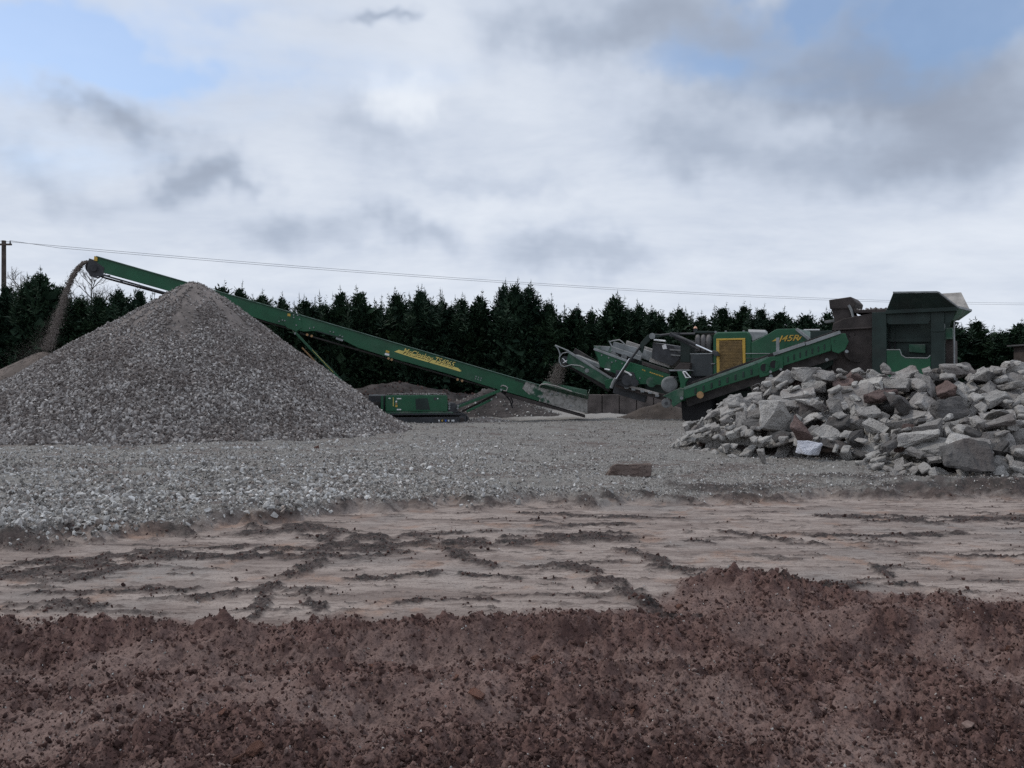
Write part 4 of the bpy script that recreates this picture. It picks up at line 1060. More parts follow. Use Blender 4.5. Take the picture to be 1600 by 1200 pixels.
# carrying arms to the boom
for c in (-.85, .80):
    MB().beam(P(712, 637, c), P(783, 609.5, c), .12, .26, (0, 1, 0)).build('lift_arm', M['green'], stk, .012)
    MB().beam(P(729, 643, c), P(770, 623, c), .10, .18, (0, 1, 0)).build('lower_arm', M['green'], stk, .012)
    MB().cyl(P(712, 634, c + .2), P(750, 620, c + .2), .045, 8).build('hydraulic_ram', M['darksteel'], stk)
    MB().cyl(P(722, 643, c + .2), P(775, 616, c + .2), .045, 8).build('hydraulic_ram', M['brownsteel'], stk)
plate([(700, 630), (712, 630), (716, 644), (700, 644)], -1.0, 1.9, 'valve_block', M['darksteel'], stk)
for (px, py) in [(702, 631), (702, 635), (702, 638.5), (716, 634), (715, 638), (768, 624), (783, 609)]:
    MB().cyl(P(px, py, -1.06), P(px, py, -.98), .05, 8).build('pin', M['greysteel'], stk)

# ================================================================== CRUSHER
CRF = Frame(7.54, 33.5, R(33))
crs = empty('jaw_crusher', (7.54, 33.5, 0), R(-33))
tag(crs, 'green tracked jaw crusher with feed hopper and yellow radiator grille behind the rubble', 'crusher')
def Q(px, py, c=0.0): return CRF(px, py, c)
def cpl(poly, c, th, name, mat, bevel=.012, parent=None): return plate(poly, c, th, name, mat, parent or crs, CRF, bevel)
def cbeam(p, q, c, w, h, name, mat, parent=None, c2=None):
    return MB().beam(Q(p[0], p[1], c), Q(q[0], q[1], c if c2 is None else c2), w, h, (0, 1, 0)).build(name, mat, parent or crs, .008)
def ctube(pts, c, r, name, mat, n=8, parent=None): return MB().tube([Q(x, y, c) for x, y in pts], r, n).build(name, mat, parent or crs)
def cpin(px, py, c, r, L, name, mat, n=12, parent=None): return MB().cyl(Q(px, py, c - L), Q(px, py, c), r, n).build(name, mat, parent or crs)
# -- discharge conveyor (left end), centre line c about 1.3
MC = .75
for c in (MC, MC + 1.1):
    cpl([(889, 549), (957, 592), (953, 607), (946, 602), (893, 573), (884, 566)], c, .06, 'discharge_side', M['green_dirty'])
cbeam((888, 549.5), (958, 593), MC, .10, .05, 'discharge_flange', M['greysteel'])
cbeam((892, 558), (958, 598), MC + .6, .95, .05, 'discharge_belt', M['belt'])
cpl([(896, 555), (899, 554), (937, 569), (938, 572), (936, 576), (912, 566)], MC + .25, .6, 'belt_cover', M['greysteel'], .02)
cpl([(894, 551), (900, 551.5), (938, 567), (940, 572), (934, 573)], MC + .95, .1, 'belt_cover', M['caked'], .01)
MB().cyl(Q(883, 563, MC + .1), Q(883, 563, MC + 1.05), .20, 18).build('head_drum', M['darksteel'], crs)
ctube([(888, 550), (879, 552), (874, 558), (874, 565), (877, 571), (882, 573), (889, 571), (893, 570), (906, 571.5), (913, 575)], MC - .03, .028, 'guard_hoop', M['greysteel'])
ctube([(867.5, 539.5), (888.5, 548.5), (889, 551)], MC - .03, .032, 'guard_rail', M['greysteel'])
ctube([(867.5, 539.5), (872, 545), (875, 553), (875, 558)], MC - .03, .03, 'guard_rail', M['greysteel'])
ctube([(867.5, 539.5), (888.5, 548.5)], MC + 1.15, .032, 'guard_rail', M['greysteel'])
for a_, b_ in (((880, 567), (886, 563)), ((879, 560), (885, 566))): ctube([a_, b_], MC - .02, .02, 'tension_bolt', M['white'])
cpin(917, 579, MC, .10, .05, 'inspection_cap', M['greysteel'])
cpl([(944, 594), (957, 591), (960, 598), (950, 608), (946, 606)], MC - .04, .05, 'hinge_bracket', M['green'])
# -- screen box with its hopper
SC = .35
cpl([(928, 545.5), (952, 555), (980, 564.5), (1045, 584), (1048, 592), (1032, 601), (998, 600), (975, 590), (938, 573)], SC, .06, 'screen_side', M['green'])
cpl([(930, 541), (954, 541.5), (980, 556), (1046, 578), (1046, 590), (998, 598), (940, 572)], SC + 1.9, .06, 'screen_side', M['green_dark'])
cpl([(927.5, 540), (954, 541.2), (950, 549.5), (944, 548), (928.5, 545)], SC + .5, .05, 'chute_wall', M['greysteel'])
cpl([(927.5, 540), (929.5, 540), (931, 546), (939, 573), (937, 573)], SC, 1.9, 'chute_end', M['green_dirty'])
cbeam((928, 545.2), (982, 564.8), SC - .01, .10, .045, 'screen_flange', M['greysteel'])
cbeam((958, 540), (1000, 551), SC + .7, .35, .12, 'screen_deck_rail', M['greysteel'])
cbeam((956, 545), (1002, 560), SC + .35, .2, .10, 'screen_deck_rail', M['greysteel'])
cbeam((978, 539), (1048, 562), SC + 1.2, .4, .12, 'screen_deck_rail', M['caked'])
cbeam((1000, 551), (1022, 558.5), SC + .6, .4, .14, 'screen_deck_rail', M['greysteel'])
cpl([(1016, 559), (1046, 570), (1046, 575), (1014, 565)], SC + .3, .7, 'screen_mesh_tray', M['caked'])
cpl([(1003, 565), (1045, 578), (1045, 584), (1003, 570)], SC - .03, .05, 'side_channel', M['brownsteel'])
cpl([(952, 551), (962, 546), (1000, 558), (985, 566), (965, 560)], SC + .45, .6, 'screen_mechanism', M['darksteel'])
for (px, py) in [(958, 554), (962, 557), (975, 558)]: MB().cyl(Q(px, py, SC + .1), Q(px, py, SC + .5), .13, 12).build('screen_bearing', M['bluegrey'], crs)
ctube([(951.5, 532.5), (956.5, 542)], SC + .5, .03, 'handrail', M['greysteel'])
ctube([(953, 534), (958, 532.5), (968, 531), (972, 534), (977, 539)], SC + .5, .028, 'handrail', M['greysteel'])
gl = 'tvmnckhx'
for i, (px, w) in enumerate([(1003.5, 2.0), (1006.5, 1.6), (1015, 2.2), (1018, 1.6), (1021, 2.4), (1024.5, 1.6), (1027, 1.8), (1030, 2.2), (1033.5, 2.6)]):
    py = 576.6 + (px - 1003) * .335
    cpl([(px, py), (px + w, py + .6), (px + w, py + 2.2 + (i % 2) * .5), (px, py + 1.6)], SC - .012, .01, 'screen_lettering', M['yellow'], 0)
for (px, py) in [(940, 555), (951, 559), (962, 564), (956, 566), (972, 568), (1000, 591), (1015, 596)]: cpin(px, py, SC, .035, .04, 'bolt', M['greysteel'], 8)
cpin(953, 573, SC, .24, .03, 'bearing_cover', M['green_dirty'], 20); cpin(1018, 597, SC, .22, .03, 'bearing_cover', M['green_dirty'], 20)
ctube([(945, 576.5), (953, 578)], SC - .1, .035, 'grab_bar', M['white'])
ctube([(975, 580), (982, 583), (987, 587)], SC - .1, .04, 'grab_bar', M['white'])
cpl([(962, 578), (990, 582), (996, 600), (978, 606), (962, 600)], SC - .05, .5, 'screen_drive', M['darksteel'])
for (px, py, r_) in [(968, 588, .18), (980, 594, .24), (992, 598, .16)]: cpin(px, py, SC - .05, r_, .10, 'drive_pulley', M['darksteel'], 18)
# dark rams and folding arm
ctube([(957, 605), (968, 587), (985, 562), (1000, 542)], SC - .22, .055, 'folding_ram', M['darksteel'])
ctube([(955, 606), (958, 598), (962, 591)], SC - .25, .075, 'ram_clevis', M['greysteel'])
ctube([(963, 592), (984, 560)], SC - .33, .03, 'ram_rod', M['chrome'])
cpl([(998, 546), (1001, 535), (1012, 523), (1030, 522.5), (1033, 526), (1018, 529), (1006, 541), (1003, 552)], SC - .18, .10, 'folding_arm', M['green_dark'])
cpin(1019, 525, SC - .16, .13, .10, 'arm_pivot', M['greysteel'], 18)
ctube([(1018, 523), (1032, 524), (1048, 522), (1060, 522), (1086, 521.5)], SC - .1, .05, 'service_pipe', M['darksteel'])
ctube([(1022, 531), (1040, 533)], SC - .2, .04, 'grab_bar', M['white'])
cpl([(1020, 535), (1052, 540), (1062, 560), (1050, 572), (1018, 560)], SC + .1, 1.2, 'transfer_chute', M['darksteel'])
cpl([(1034, 540), (1040, 538), (1042, 545), (1036, 546)], SC + .05, .05, 'work_lamp', M['white'])
cpl([(1046, 545), (1063, 547), (1063, 549), (1046, 547.5)], SC + .04, .2, 'step_plate', M['bluegrey'])
cpl([(1048, 553), (1063, 555), (1063, 557), (1048, 556)], SC + .04, .2, 'step_plate', M['bluegrey'])
# lower clutter: dirty chassis of the screen
cbeam((963, 600), (1042, 622), SC + .2, .25, .20, 'screen_chassis', M['brownsteel'])
cbeam((975, 601), (1030, 616), SC + .05, .10, .10, 'screen_chassis_rail', M['caked'])
cbeam((960, 607), (1010, 622), SC + .5, .4, .16, 'lower_conveyor', M['darksteel'])
cbeam((1000, 610), (1045, 622), SC + .15, .08, .06, 'screen_chassis_rail', M['greysteel'])
cpl([(1005, 598), (1036, 602), (1040, 618), (1012, 612)], SC + .3, 1.0, 'fines_chute', M['green_dark'])
for (px, py) in [(978, 605), (989, 608), (1003, 611), (1015, 613), (1026, 618)]:
    cpl([(px - 3, py - 1.5), (px + 4, py - .5), (px + 3, py + 2.5), (px - 2, py + 2)], SC - .02, .15, 'clamp_block', M['greysteel'])
# motor
MB().cyl(Q(1046, 601, -.25), Q(1046, 601, .35), .34, 24).build('drum_motor', M['bluegrey'], crs, .08)
cpl([(1044, 588), (1053, 588), (1053, 592), (1044, 592)], -.1, .3, 'motor_cap', M['bluegrey'])
# platform bracket
cpl([(1045, 577.5), (1077, 577.5), (1077, 579.6), (1046, 580)], -.35, .9, 'platform', M['greysteel'])
cpl([(1052, 577), (1062, 567), (1078, 567), (1077, 577)], -.1, .8, 'platform_chute', M['brownsteel'])
cpl([(1058, 580), (1066, 580), (1076, 592), (1071, 598), (1070, 626), (1061, 628), (1063, 600)], -.55, .12, 'side_bracket', M['green'])
ctube([(1067, 581), (1071, 581), (1079, 590), (1072, 590), (1067, 581)], -.6, .03, 'bracket_window_rim', M['white'], 6)
cpl([(1069, 582), (1072, 582), (1077, 589.5), (1073, 589.5)], -.57, .03, 'bracket_window', M['black'], 0)
# -- side conveyor returning oversize, on the near side
SD = -.75
for c in (SD, SD + .62):
    cpl([(1068, 608), (1164, 573.5), (1203, 559), (1300, 525), (1298, 548), (1223, 572), (1186, 586), (1134, 602), (1068, 624)], c, .05, 'side_conveyor_frame', M['green'])
cbeam((1069, 607.2), (1201, 559.3), SD + .0, .11, .035, 'side_conveyor_flange', M['lit_edge'])
cbeam((1070, 612), (1310, 527), SD + .33, .56, .04, 'side_belt', M['belt'])
cbeam((1072, 626), (1306, 549), SD + .33, .52, .04, 'return_belt', M['belt'])
cpl([(1184, 568), (1203, 557.5), (1223, 556.5), (1223.5, 575), (1205, 582.5), (1199, 587), (1187, 590)], SD - .05, .05, 'fold_plate', M['green'])
for (px, py) in [(1195, 574.5), (1210, 569.5)]:
    cpin(px, py, SD - .045, .16, .012, 'lightening_hole', M['black'], 22)
    b = MB(); n_ = 24; ctr = Q(px, py, SD - .06)
    b.tube([ctr + Vector((math.cos(2 * math.pi * i / n_) * .165, 0, math.sin(2 * math.pi * i / n_) * .165)) for i in range(n_ + 1)], .018, 6); b.build('hole_rim', M['green'], crs)
cbeam((1209, 553.5), (1258, 537.2), SD - .02, .12, .14, 'cover_strip', M['greysteel'])
cbeam((1260, 537.5), (1313, 519.2), SD - .02, .12, .15, 'cover_strip', M['greysteel'])
cpl([(1297, 528), (1302, 521.5), (1321, 521), (1326, 534), (1320, 547), (1310, 552.5), (1300, 549)], SD - .04, .04, 'head_plate', M['green'])
cpl([(1297, 528), (1302, 521.5), (1321, 521), (1326, 534), (1320, 547), (1310, 552.5), (1300, 549)], SD + .62, .04, 'head_plate', M['green'])
MB().cyl(Q(1313, 535, SD), Q(1313, 535, SD + .62), .22, 18).build('head_drum', M['rubber'], crs)
for (px, py, r_) in [(1204.5, 588, .07), (1065, 622, .07), (1323, 549, .06), (1292, 562, .06), (1204, 581, .05), (1220, 577, .05)]: cpin(px, py, SD - .05, r_, .07, 'pivot_pin', M['greysteel'], 12)
cpl([(1035, 619), (1062, 606), (1068, 607), (1068, 625), (1052, 636), (1049, 632), (1050, 625), (1044, 622)], SD - .03, .05, 'tail_plate', M['green_dirty'])
cpl([(1035, 619), (1062, 606), (1068, 607), (1068, 625), (1052, 636), (1049, 632), (1050, 625), (1044, 622)], SD + .62, .05, 'tail_plate', M['green_dirty'])
MB().cyl(Q(1041, 630, SD + .02), Q(1041, 630, SD + .60), .20, 18).build('tail_drum', M['bluegrey'], crs, .02)
MB().cyl(Q(1041, 630, SD - .02), Q(1041, 630, SD + .03), .07, 12).build('drum_axle', M['darksteel'], crs)
for k in range(9):
    px = 1085 + k * 12.5; py = 612 - (px - 1085) * .345
    cpl([(px, py - 5), (px + 3, py - 6), (px + 3, py + 3), (px, py + 4)], SD - .025, .025, 'stiffener', M['green_dark'])
for k in range(7):
    px = 1230 + k * 9.5; py = 561 - (px - 1230) * .33
    cpl([(px, py - 4), (px + 2.2, py - 4.8), (px + 2.2, py + 4), (px, py + 4.8)], SD - .025, .025, 'stiffener', M['green_dark'])
cpl([(1212.5, 528), (1217.5, 527.5), (1217.5, 549), (1212.5, 551)], SD - .02, .06, 'support_post', M['greysteel'])
# -- engine bay
EN = .15
canopy = cpl([(1114, 527), (1116, 521.5), (1121, 519), (1165, 518), (1171, 520), (1174, 526), (1174, 606), (1114, 606)], EN, 2.2, 'engine_canopy', M['green'], .05)
cpl([(1086, 517), (1116, 517.5), (1116, 520), (1086, 520.5)], EN + .2, 1.8, 'roof_rail', M['green_dark'])
gf = MB()
def crect(x0_, y0_, x1_, y1_, c, th): gf.prism([Q(x0_, y0_, c), Q(x1_, y0_, c), Q(x1_, y1_, c), Q(x0_, y1_, c)], (0, th, 0))
cpl([(1119, 529.2), (1164, 528.2), (1164, 531), (1119, 532)], EN - .06, .06, 'grille_frame', M['yellow'], parent=canopy)
cpl([(1119, 532.05), (1123.6, 532), (1124.4, 588), (1120, 589)], EN - .06, .06, 'grille_frame', M['yellow'], parent=canopy)
cpl([(1159.6, 531), (1164, 530.95), (1165, 574), (1160.6, 575.5)], EN - .06, .06, 'grille_frame', M['yellow'], parent=canopy)
cpl([(1124.4, 584), (1160.6, 574), (1160.6, 577), (1124.4, 588)], EN - .06, .06, 'grille_frame', M['yellow'], parent=canopy)
cpl([(1123.6, 532), (1159.6, 531), (1160.6, 580), (1124.4, 588)], EN - .012, .012, 'radiator_core', M['brownsteel'], 0, canopy)
for i in range(21):
    px = 1125 + i * 1.67; gf.beam(Q(px, 532, EN - .035), Q(px + .3, 584, EN - .035), .022, .022, (0, 1, 0))
for i in range(22):
    py = 534 + i * 2.3; gf.beam(Q(1123.8, py, EN - .045), Q(1160, py, EN - .045), .016, .016, (0, 1, 0))
gf.build('grille_mesh', M['yelmesh'], canopy)
cpl([(1078, 552), (1114, 551.5), (1114, 553.5), (1078, 554)], EN - .02, 1.0, 'tank_lid', M['greysteel'])
cpl([(1078.5, 554), (1113.5, 553.5), (1113.5, 588), (1079, 588.5)], EN, 1.0, 'fuel_tank', M['darkgrey'], .03)
cpl([(1111, 567.5), (1117, 567.5), (1117, 569.3), (1111, 569.3)], EN - .08, .06, 'door_handle', M['greysteel'])
cpl([(1063, 530), (1078, 531), (1078, 566), (1063, 566)], EN + .3, .8, 'frame_panel', M['green_dark'])
cpl([(1066, 588), (1120, 588), (1120, 606), (1070, 612)], EN + .2, 1.6, 'engine_bed', M['darksteel'])
for i in range(3):
    cx_ = 1090.5 + i * 8.6
    b = MB(); b.tube([Q(cx_, 549, EN + .25), Q(cx_, 530, EN + .25), Q(cx_ + .2, 525.5, EN + .28), Q(cx_ + .6, 523.5, EN + .38)], [.115, .115, .10, .05], 14); b.build('bellows_rib', M['bellows'], crs, smooth=True)
cpl([(1086, 528), (1112, 526), (1112, 550), (1086, 550)], EN + .28, .5, 'bellows_body', M['darksteel'])
cpin(1086.5, 516, EN + .6, .09, .18, 'beacon_base', M['darksteel'])
b = MB(); cb = Q(1086.5, 516.5, EN + .5); b.tube([cb, cb + Vector((0, 0, .12)), cb + Vector((0, 0, .17))], [.075, .07, .03], 14); b.build('beacon', M['beacon'], crs, smooth=True)
ctube([(1050, 522), (1068, 530), (1087, 538.5)], EN - .25, .075, 'hydraulic_cylinder', M['darksteel'], 12)
ctube([(1054, 527), (1072, 536), (1090, 546)], EN - .05, .05, 'hydraulic_pipe', M['darksteel'])
ctube([(1087, 538.5), (1113, 550)], EN - .25, .035, 'hydraulic_rod', M['chrome'], 10)
cpl([(1113, 547), (1119, 549), (1122, 556), (1117, 556.5), (1112, 552)], EN - .32, .30, 'rod_clevis', M['darksteel'])
cpl([(1046, 519), (1060, 520), (1058, 526), (1046, 526)], EN - .3, .25, 'cylinder_mount', M['darksteel'])
for (px, py) in [(1118, 518.8), (1134, 518.2), (1162, 517.6)]: cpin(px, py, EN + .3, .05, .2, 'roof_bolt', M['greysteel'], 8)
MB().loft([Q(1169, 518, EN + .05), Q(1196, 519, EN + .05), Q(1199.5, 522.5, EN + .05), Q(1176, 533, EN + .05)], [Q(1169, 514.5, EN + 1.9), Q(1196, 515.5, EN + 1.9), Q(1199.5, 519, EN + 1.9), Q(1176, 529, EN + 1.9)]).build('canopy_wedge', M['greysteel'], crs, .02)
PN = .05
guard = cpl([(1174, 535), (1199, 522.8), (1208, 517), (1214, 514), (1246, 513.4), (1266, 530), (1266, 592), (1174, 600)], PN, 2.0, 'drive_guard', M['green'], .02)
cbeam((1244.5, 514), (1265, 530.5), PN - .03, .10, .17, 'guard_edge_strip', M['greysteel'])
cbeam((1256, 515.5), (1281, 515.2), PN + .6, .05, .05, 'handrail', M['white'])
cpl([(1266, 518), (1300, 516), (1300, 570), (1266, 590)], PN + .1, 1.8, 'jaw_base_side', M['green_dark'])
ctube([(1165, 552.5), (1203, 552.5)], PN - .06, .015, 'hydraulic_line', M['greysteel'])
ctube([(1165, 560), (1201, 560)], PN - .06, .015, 'hydraulic_line', M['darksteel'])
# lettering J45R
for dx_, cc, off, mt in ((.5, PN - .006, .03, M['black']), (0, PN - .012, .015, M['yellow'])):
    put_text('J45R', Q(1214 + dx_, 533.6 + dx_, cc), Q(1249 + dx_, 532.0 + dx_, cc), .225, (0, -1, 0), mt, guard, 'lettering', .35, off)
cpl([(1206, 533.5), (1213, 528.5), (1217, 528), (1213, 532.5)], PN - .012, .01, 'swoosh_decal', M['yellow'], 0)
cpl([(1246, 532.5), (1249, 527), (1253.5, 524.5), (1250, 530)], PN - .014, .01, 'swoosh_decal', M['yellow'], 0)
# -- jaw section
cpl([(1300, 516), (1302, 505), (1318, 498), (1363, 489), (1363, 610), (1300, 610)], .35, 1.9, 'jaw_body', M['brownsteel'], .02)
cpl([(1300, 514.2), (1362, 511), (1362, 513), (1300, 516.4)], .22, .14, 'jaw_ledge', M['brownsteel'])
for (px, py) in [(1331, 523), (1333, 537), (1322, 549)]: cpin(px, py, .35, .09, .08, 'jaw_bolt', M['brownsteel'], 10)
cpin(1340, 545, .35, .5, .06, 'flywheel', M['brownsteel'], 28)
cpl([(1335, 484), (1386, 484), (1386, 488), (1335, 489)], .3, 2.0, 'hopper_front_lip', M['brownsteel'])
rp = np.stack([rng.uniform(Q(1338, 484, .5).x, Q(1384, 484, .5).x, 160), rng.uniform(.35, 2.0, 160), np.full(160, Q(1360, 483.5, .5).z)], 1)
scatter('spilled_rubble', rp, rng.uniform(.06, .22, 160), V_pile, crs)
cpl([(1295, 468.5), (1329.5, 463.5), (1337.5, 472), (1334, 487), (1326, 482.5), (1296.5, 483)], .5, 1.5, 'jaw_hood', M['brownsteel'], .03)
cpl([(1299, 483), (1326, 482), (1334, 498), (1332, 508), (1306, 508)], .55, 1.3, 'hood_neck', M['brownsteel'], .02)
ctube([(1326, 477), (1329, 482), (1332, 490), (1334, 499)], .46, .05, 'hood_rib', M['greysteel'])
cpl([(1288, 501), (1304, 499), (1304, 503), (1288, 505)], .9, .4, 'guard_plate', M['bluegrey'])
# -- feed hopper
HP = .0
cpl([(1362.5, 488), (1385, 487), (1385, 610), (1362.5, 610)], HP, .25, 'hopper_post', M['green_dark'])
cpl([(1454.5, 487), (1475.5, 486.5), (1476, 610), (1455, 610)], HP, .25, 'hopper_post', M['green_dark'])
cpl([(1385, 486), (1454.5, 486), (1454.5, 500), (1450, 506), (1390, 507), (1385, 504)], HP + .05, .2, 'hopper_top_band', M['green_dark'])
cpl([(1385, 546.5), (1407, 546.5), (1410, 556), (1416, 559.5), (1450, 560), (1454.5, 556), (1454.5, 610), (1385, 610)], HP + .03, .2, 'hopper_sill', M['green'])
ctube([(1385, 546.5), (1406, 546.5), (1409, 555), (1415, 559), (1449, 559.5), (1454, 555)], HP + .03, .02, 'sill_edge', M['greysteel'])
cpl([(1385, 490), (1455, 490), (1455, 580), (1385, 580)], HP + .65, .08, 'hopper_inner_wall', M['green_dark'])
cpl([(1391, 507), (1398, 507), (1398, 531), (1391, 531)], HP + .55, .08, 'inner_rib', M['green_dark'])
cbeam((1388, 532), (1454, 531.5), HP + .55, .12, .06, 'inner_rail', M['green_dark'])
for px in (1389, 1397): cpl([(px, 533), (px + 2.5, 533), (px + 2.5, 546), (px, 546)], HP + .5, .05, 'cable_bundle', M['rubber'])
cpl([(1420, 538), (1446, 538), (1446, 552), (1420, 550)], HP + .52, .05, 'feeder_cover', M['green_dirty'])
cbeam((1457, 517.5), (1476, 517), HP - .01, .05, .04, 'post_strap', M['green_dark'])
# rear legs
cpl([(1477, 513), (1488, 512), (1489, 530), (1478, 530)], HP + .3, .4, 'rear_bracket', M['green_dirty'])
cpl([(1478, 530), (1489, 530), (1490, 610), (1478, 610)], HP + .5, 1.7, 'rear_panel', M['brownsteel'])
for px in (1475.6, 1491): cpl([(px - 1.2, 503), (px + .8, 503), (px + 1.4, 610), (px - .6, 610)], HP + .25, .08, 'rear_leg', M['greysteel'])
# wings: flared side walls, rear wall between
def wing(pts, name, mat, th=.05):
    v = [Vector(p) for p in pts]; n = (v[1] - v[0]).cross(v[-1] - v[0]).normalized() * th
    return MB().prism(v, n).build(name, mat, crs, .006)
NWb0, NWb1 = Q(1384.5, 486, HP), Q(1496, 481, HP)
NWt0, NWt1 = Q(1395.5, 458, -.55), Q(1465, 457.2, -.55)
wing([NWb0, NWb1, NWt1, NWt0], 'hopper_wing', M['green_dark'])
MB().beam(NWt0 + Vector((0, -.02, .02)), NWt1 + Vector((0, -.02, .02)), .09, .06).build('wing_rim', M['greysteel'], crs, .006)
MB().beam(NWt1 + Vector((0, -.02, .02)), NWb1 + Vector((0, -.02, .02)), .09, .05).build('wing_rim', M['greysteel'], crs, .006)
for k in range(4):
    t = .16 + k * .2; a_ = NWb0.lerp(NWb1, t) + Vector((0, -.05, 0)); b_ = NWt0.lerp(NWt1, (t - .05) * 1.05) + Vector((0, -.05, 0))
    MB().beam(a_, b_, .07, .10, (1, 0, 0)).build('wing_stiffener', M['green_dark'], crs, .006)
MB().beam(NWb0 + Vector((0, -.04, -.04)), NWb1 + Vector((0, -.04, -.04)), .16, .14).build('wing_hinge_beam', M['green_dark'], crs, .01)
FWb0, FWb1 = Q(1392, 490, 3.0), Q(1516, 486, 3.0)
FWt0, FWt1 = Q(1402, 464, 3.5), Q(1502, 458, 3.5)
wing([FWb0, FWb1, FWt1, FWt0], 'hopper_wing', M['caked'])
RWi0, RWi1 = Q(1486, 500, .25), Q(1496, 500, 2.8)
wing([RWi0, RWi1, FWb1, NWb1], 'hopper_rear_wall', M['green_dirty'])
MB().beam(NWb1 + Vector((.02, 0, .02)), FWb1 + Vector((.02, 0, .02)), .08, .08).build('wing_rim', M['greysteel'], crs, .006)
MB().beam(Q(1478, 500, .2), NWb1.lerp(FWb1, .08) + Vector((-.05, 0, -.1)), .08, .10).build('rear_strut', M['greysteel'], crs, .006)
cpl([(1475.5, 487), (1495, 482), (1488, 500), (1480, 506), (1475.8, 506)], .06, .06, 'hopper_corner_plate', M['green_dark'])
wing([Q(1384, 488, .05), Q(1388, 490, 2.95), FWt0 + Vector((.05, -.3, -.3)), NWt0 + Vector((.05, .3, -.3))], 'hopper_front_wall', M['green_dark'])
for c in (.25, 2.75): pass
cpl([(1386, 488), (1476, 488), (1486, 500), (1476, 540), (1386, 540)], 2.7, .06, 'hopper_far_side', M['green_dark'])
# -- chassis and tracks
zc0 = .85
MB().box((Q(1112, 640, .5).x, .45, .95), (Q(1500, 600, .5).x, .75, 1.35)).build('chassis_beam', M['green_dark'], crs, .02)
MB().box((Q(1112, 640, .5).x, 2.1, .95), (Q(1500, 600, .5).x, 2.4, 1.35)).build('chassis_beam', M['green_dark'], crs, .02)
cpl([(1112, 604), (1262, 560), (1300, 560), (1300, 612), (1180, 640), (1112, 628)], .6, 1.5, 'under_conveyor', M['darksteel'], .03)
cpl([(1064, 626), (1111, 622), (1110, 661), (1066, 661)], -.05, 1.3, 'rubber_skirt', M['rubber'], .02)
cpl([(1064, 618), (1112, 608), (1112, 625), (1064, 629)], .05, 1.2, 'skirt_beam', M['darksteel'], .02)
cpin(1094, 617, SD + .0, .14, .05, 'return_idler', M['orange'], 14)
xa = Q(1145, 640, .1).x
track(CRF, crs, xa, xa + 3.6, .98, .14, .1, .5, 44); track(CRF, crs, xa, xa + 3.6, .98, .14, 2.25, .5, 44)
for (px, py) in [(1204, 600), (1206, 592)]: ctube([(px, 586), (px + 1, 612)], .1, .06, 'jack_leg', M['darksteel'])

# ------------------------------------------------------------------ falling material
def stream(name, label, pts, widths, Y0, Y1, n, smin, smax, vs, cat):
    p = np.array(pts, float); t = rng.uniform(0, 1, n) ** .85; idx = np.linspace(0, 1, len(p))
    px = np.interp(t, idx, p[:, 0]); py = np.interp(t, idx, p[:, 1]); w = np.interp(t, idx, widths)
    px = px + rng.normal(0, .42, n) * w; py = py + rng.normal(0, .25, n) * w
    Y = Y0 + (Y1 - Y0) * t + rng.normal(0, .22, n)
    X = (px - 800) / FPX * Y; Z = CH - (py - HZ) / FPX * Y
    o = scatter(name, np.stack([X, Y, Z], 1), rng.uniform(smin, smax, n), vs); tag(o, label, cat, None, 'stuff')
hw = ST.world(P(140, 412, 0))
stream('falling_stone', 'stream of crushed stone falling from the conveyor head onto the small cone', [(139, 408), (130, 411), (122, 419), (114, 431), (107, 447), (99, 470), (91, 495), (82, 522), (74, 545)],
       [3, 4, 5, 5, 6, 7, 8, 10, 13], hw.y, 34.9, 8000, .02, .075, V_dust, 'stone')
stream('dust_haze', 'brown dust drifting round the foot of the falling stone', [(108, 455), (96, 485), (80, 515), (62, 545), (30, 565)], [8, 14, 22, 32, 40], hw.y, 34.6, 9000, .008, .020, V_dust, 'dust')
dw = CRF.world(Q(880, 565, MC + .55))
stream('falling_fines', 'brown fines dropping from the crusher belt into the feed boards', [(877, 568), (873, 580), (869, 592), (866, 603)], [11, 13, 14, 15], dw.y, dw.y - .2, 2600, .015, .06, V_dust, 'stone')

# ------------------------------------------------------------------ background heaps, wall, shed
def mound(name, label, cx, cy, rx, ry, H, mat, seed, cat='heap', nst=0, vs=None, smax=.2):
    n = 40; r = np.linspace(0, 1, 22); a = np.linspace(0, 2 * np.pi, n, endpoint=False); Rg, Ag = np.meshgrid(r, a, indexing='ij')
    X = cx + rx * Rg * np.cos(Ag); Y = cy + ry * Rg * np.sin(Ag)
    z = H * np.clip(1 - Rg, 0, 1) ** 1.1 + .22 * H * fbm(X * 1.1, Y * 1.1, 4, seed) * (1 - Rg) + ground_z(X.ravel(), Y.ravel(), False).reshape(X.shape) - .12 * Rg
    idx = np.arange(r.size * n).reshape(r.size, n); nx = np.roll(idx, -1, axis=1)
    F = np.stack([idx[1:-1].ravel(), idx[2:].ravel(), nx[2:].ravel(), nx[1:-1].ravel()], 1); cap = np.stack([np.zeros(n, int), idx[1], nx[1]], 1)
    me = bpy.data.meshes.new(name); me.from_pydata(np.stack([X.ravel() - cx, Y.ravel() - cy, z.ravel()], 1).tolist(), [], F.tolist() + cap.tolist())
    me.polygons.foreach_set('use_smooth', [True] * len(me.polygons))
    o = link_mesh(name, me, mat); o.location = (cx, cy, 0); tag(o, label, cat)
    if nst:
        t = np.sqrt(rng.uniform(0, 1, nst)) * .98; aa = rng.uniform(0, 6.283, nst); x = cx + rx * t * np.cos(aa); y = cy + ry * t * np.sin(aa)
        zz = H * (1 - t) ** 1.1 + .22 * H * fbm(x * 1.1, y * 1.1, 4, seed) * (1 - t) + ground_z(x, y, False) - .12 * t
        scatter('stones', np.stack([x - cx, y - cy, zz], 1), .04 + smax * rng.beta(1.2, 4, nst), vs, o)
    return o
M['earth'] = mat_basic('dark_earth', (.05, .042, .04), .95, var=.5, scale=1.5, bump=.05, bscale=6)
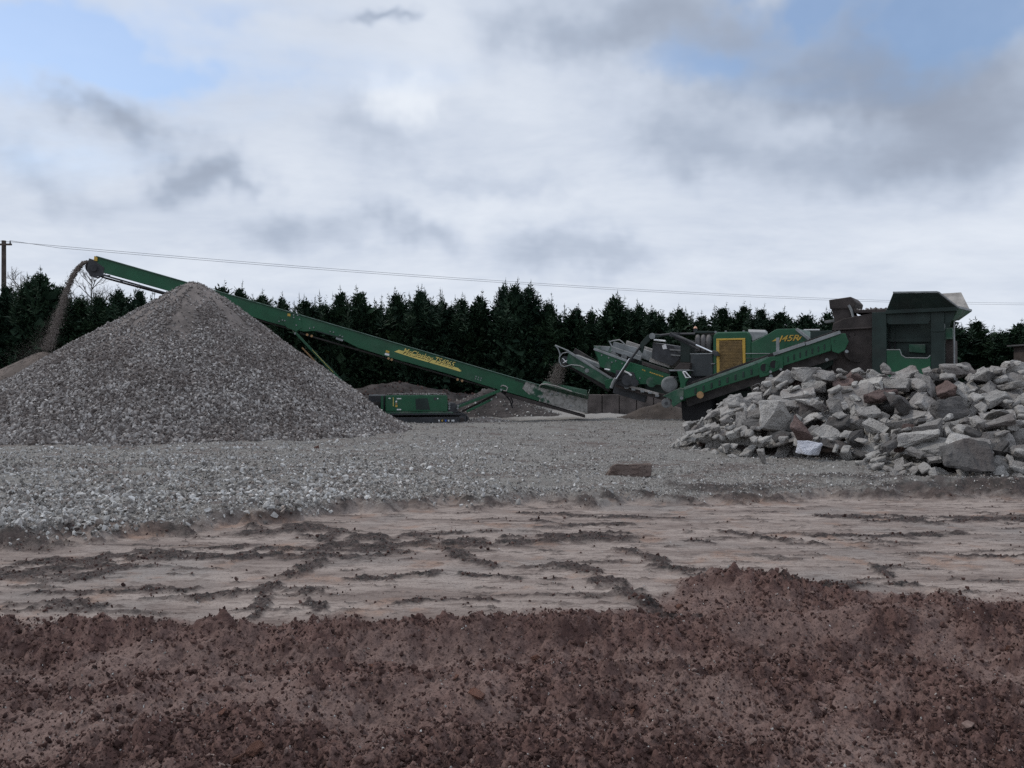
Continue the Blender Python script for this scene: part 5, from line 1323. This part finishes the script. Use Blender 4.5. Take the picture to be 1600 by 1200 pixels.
M['fines'] = mat_basic('brown_fines', (.075, .06, .052), .95, var=.25, scale=1.5, bump=.02, bscale=12)
x_, y_ = gpx(775, 646); mound('earth_heap', 'low dark earth heap with grey rubble behind the conveyor arms', x_ - .2, 41.5, 4.2, 2.2, 1.35, M['earth'], 7, 'heap', 900, V_grav, .35)
mound('fines_heap', 'brown heap of fines under the crusher screen', 7.1, 38.4, 2.6, 1.6, .85, M['fines'], 9, 'heap', 500, V_dust, .08)
mound('gravel_ridge', 'low ridge of pale rubble beside the stacker track', -1.2, 35.6, 2.0, .8, .32, M['pile_base'], 12, 'heap', 700, V_grav, .3)
mound('soil_bank', 'dark weedy soil bank along the hedge foot behind the stacker', -6.5, 45.2, 9.0, 2.2, 1.5, M['earth'], 14, 'bank', 700, V_clod, .4)
mound('soil_bank', 'dark soil bank along the hedge foot beyond the crusher hopper', 24.0, 44.5, 8.0, 2.0, 1.2, M['earth'], 15, 'bank', 300, V_clod, .4)
# low wall of concrete blocks
wa, wb = px2(914, 636, 43.5), px2(1075, 636, 43.5)
wl = empty('block_wall', (wa.x, 43.5, gz(wa.x, 43.5)))
zt = CH - (617 - HZ) / FPX * 43.5 - wl.location.z
L_ = wb.x - wa.x; nb_ = 6
for i in range(nb_):
    o = MB().box((L_ * i / nb_ + .02, 0, -.1), (L_ * (i + 1) / nb_ - .02, .5, zt + random.uniform(-.03, .03))).build('concrete_block', M['conc_wall'], wl, .03)
tag(wl, 'low stained wall of concrete blocks behind the crusher conveyor', 'wall')
# brown shed at the right edge
sx = px2(1584, 600, 44.0); sz = CH - (535 - HZ) / FPX * 41.0
sh = empty('shed', (sx.x, 41.0, gz(sx.x, 41.0)))
hh_ = sz - sh.location.z
MB().box((0, 0, 0), (4.0, 3.0, hh_ - .08)).build('wall', M['shed'], sh)
MB().box((-.25, -.3, hh_ - .08), (4.2, 3.2, hh_)).build('roof', M['shedroof'], sh)
MB().box((.35, -.03, 0), (1.2, .0, hh_ - .35)).build('door', M['pole'], sh)
tag(sh, 'brown boarded shed with flat grey roof before the hedge', 'shed')
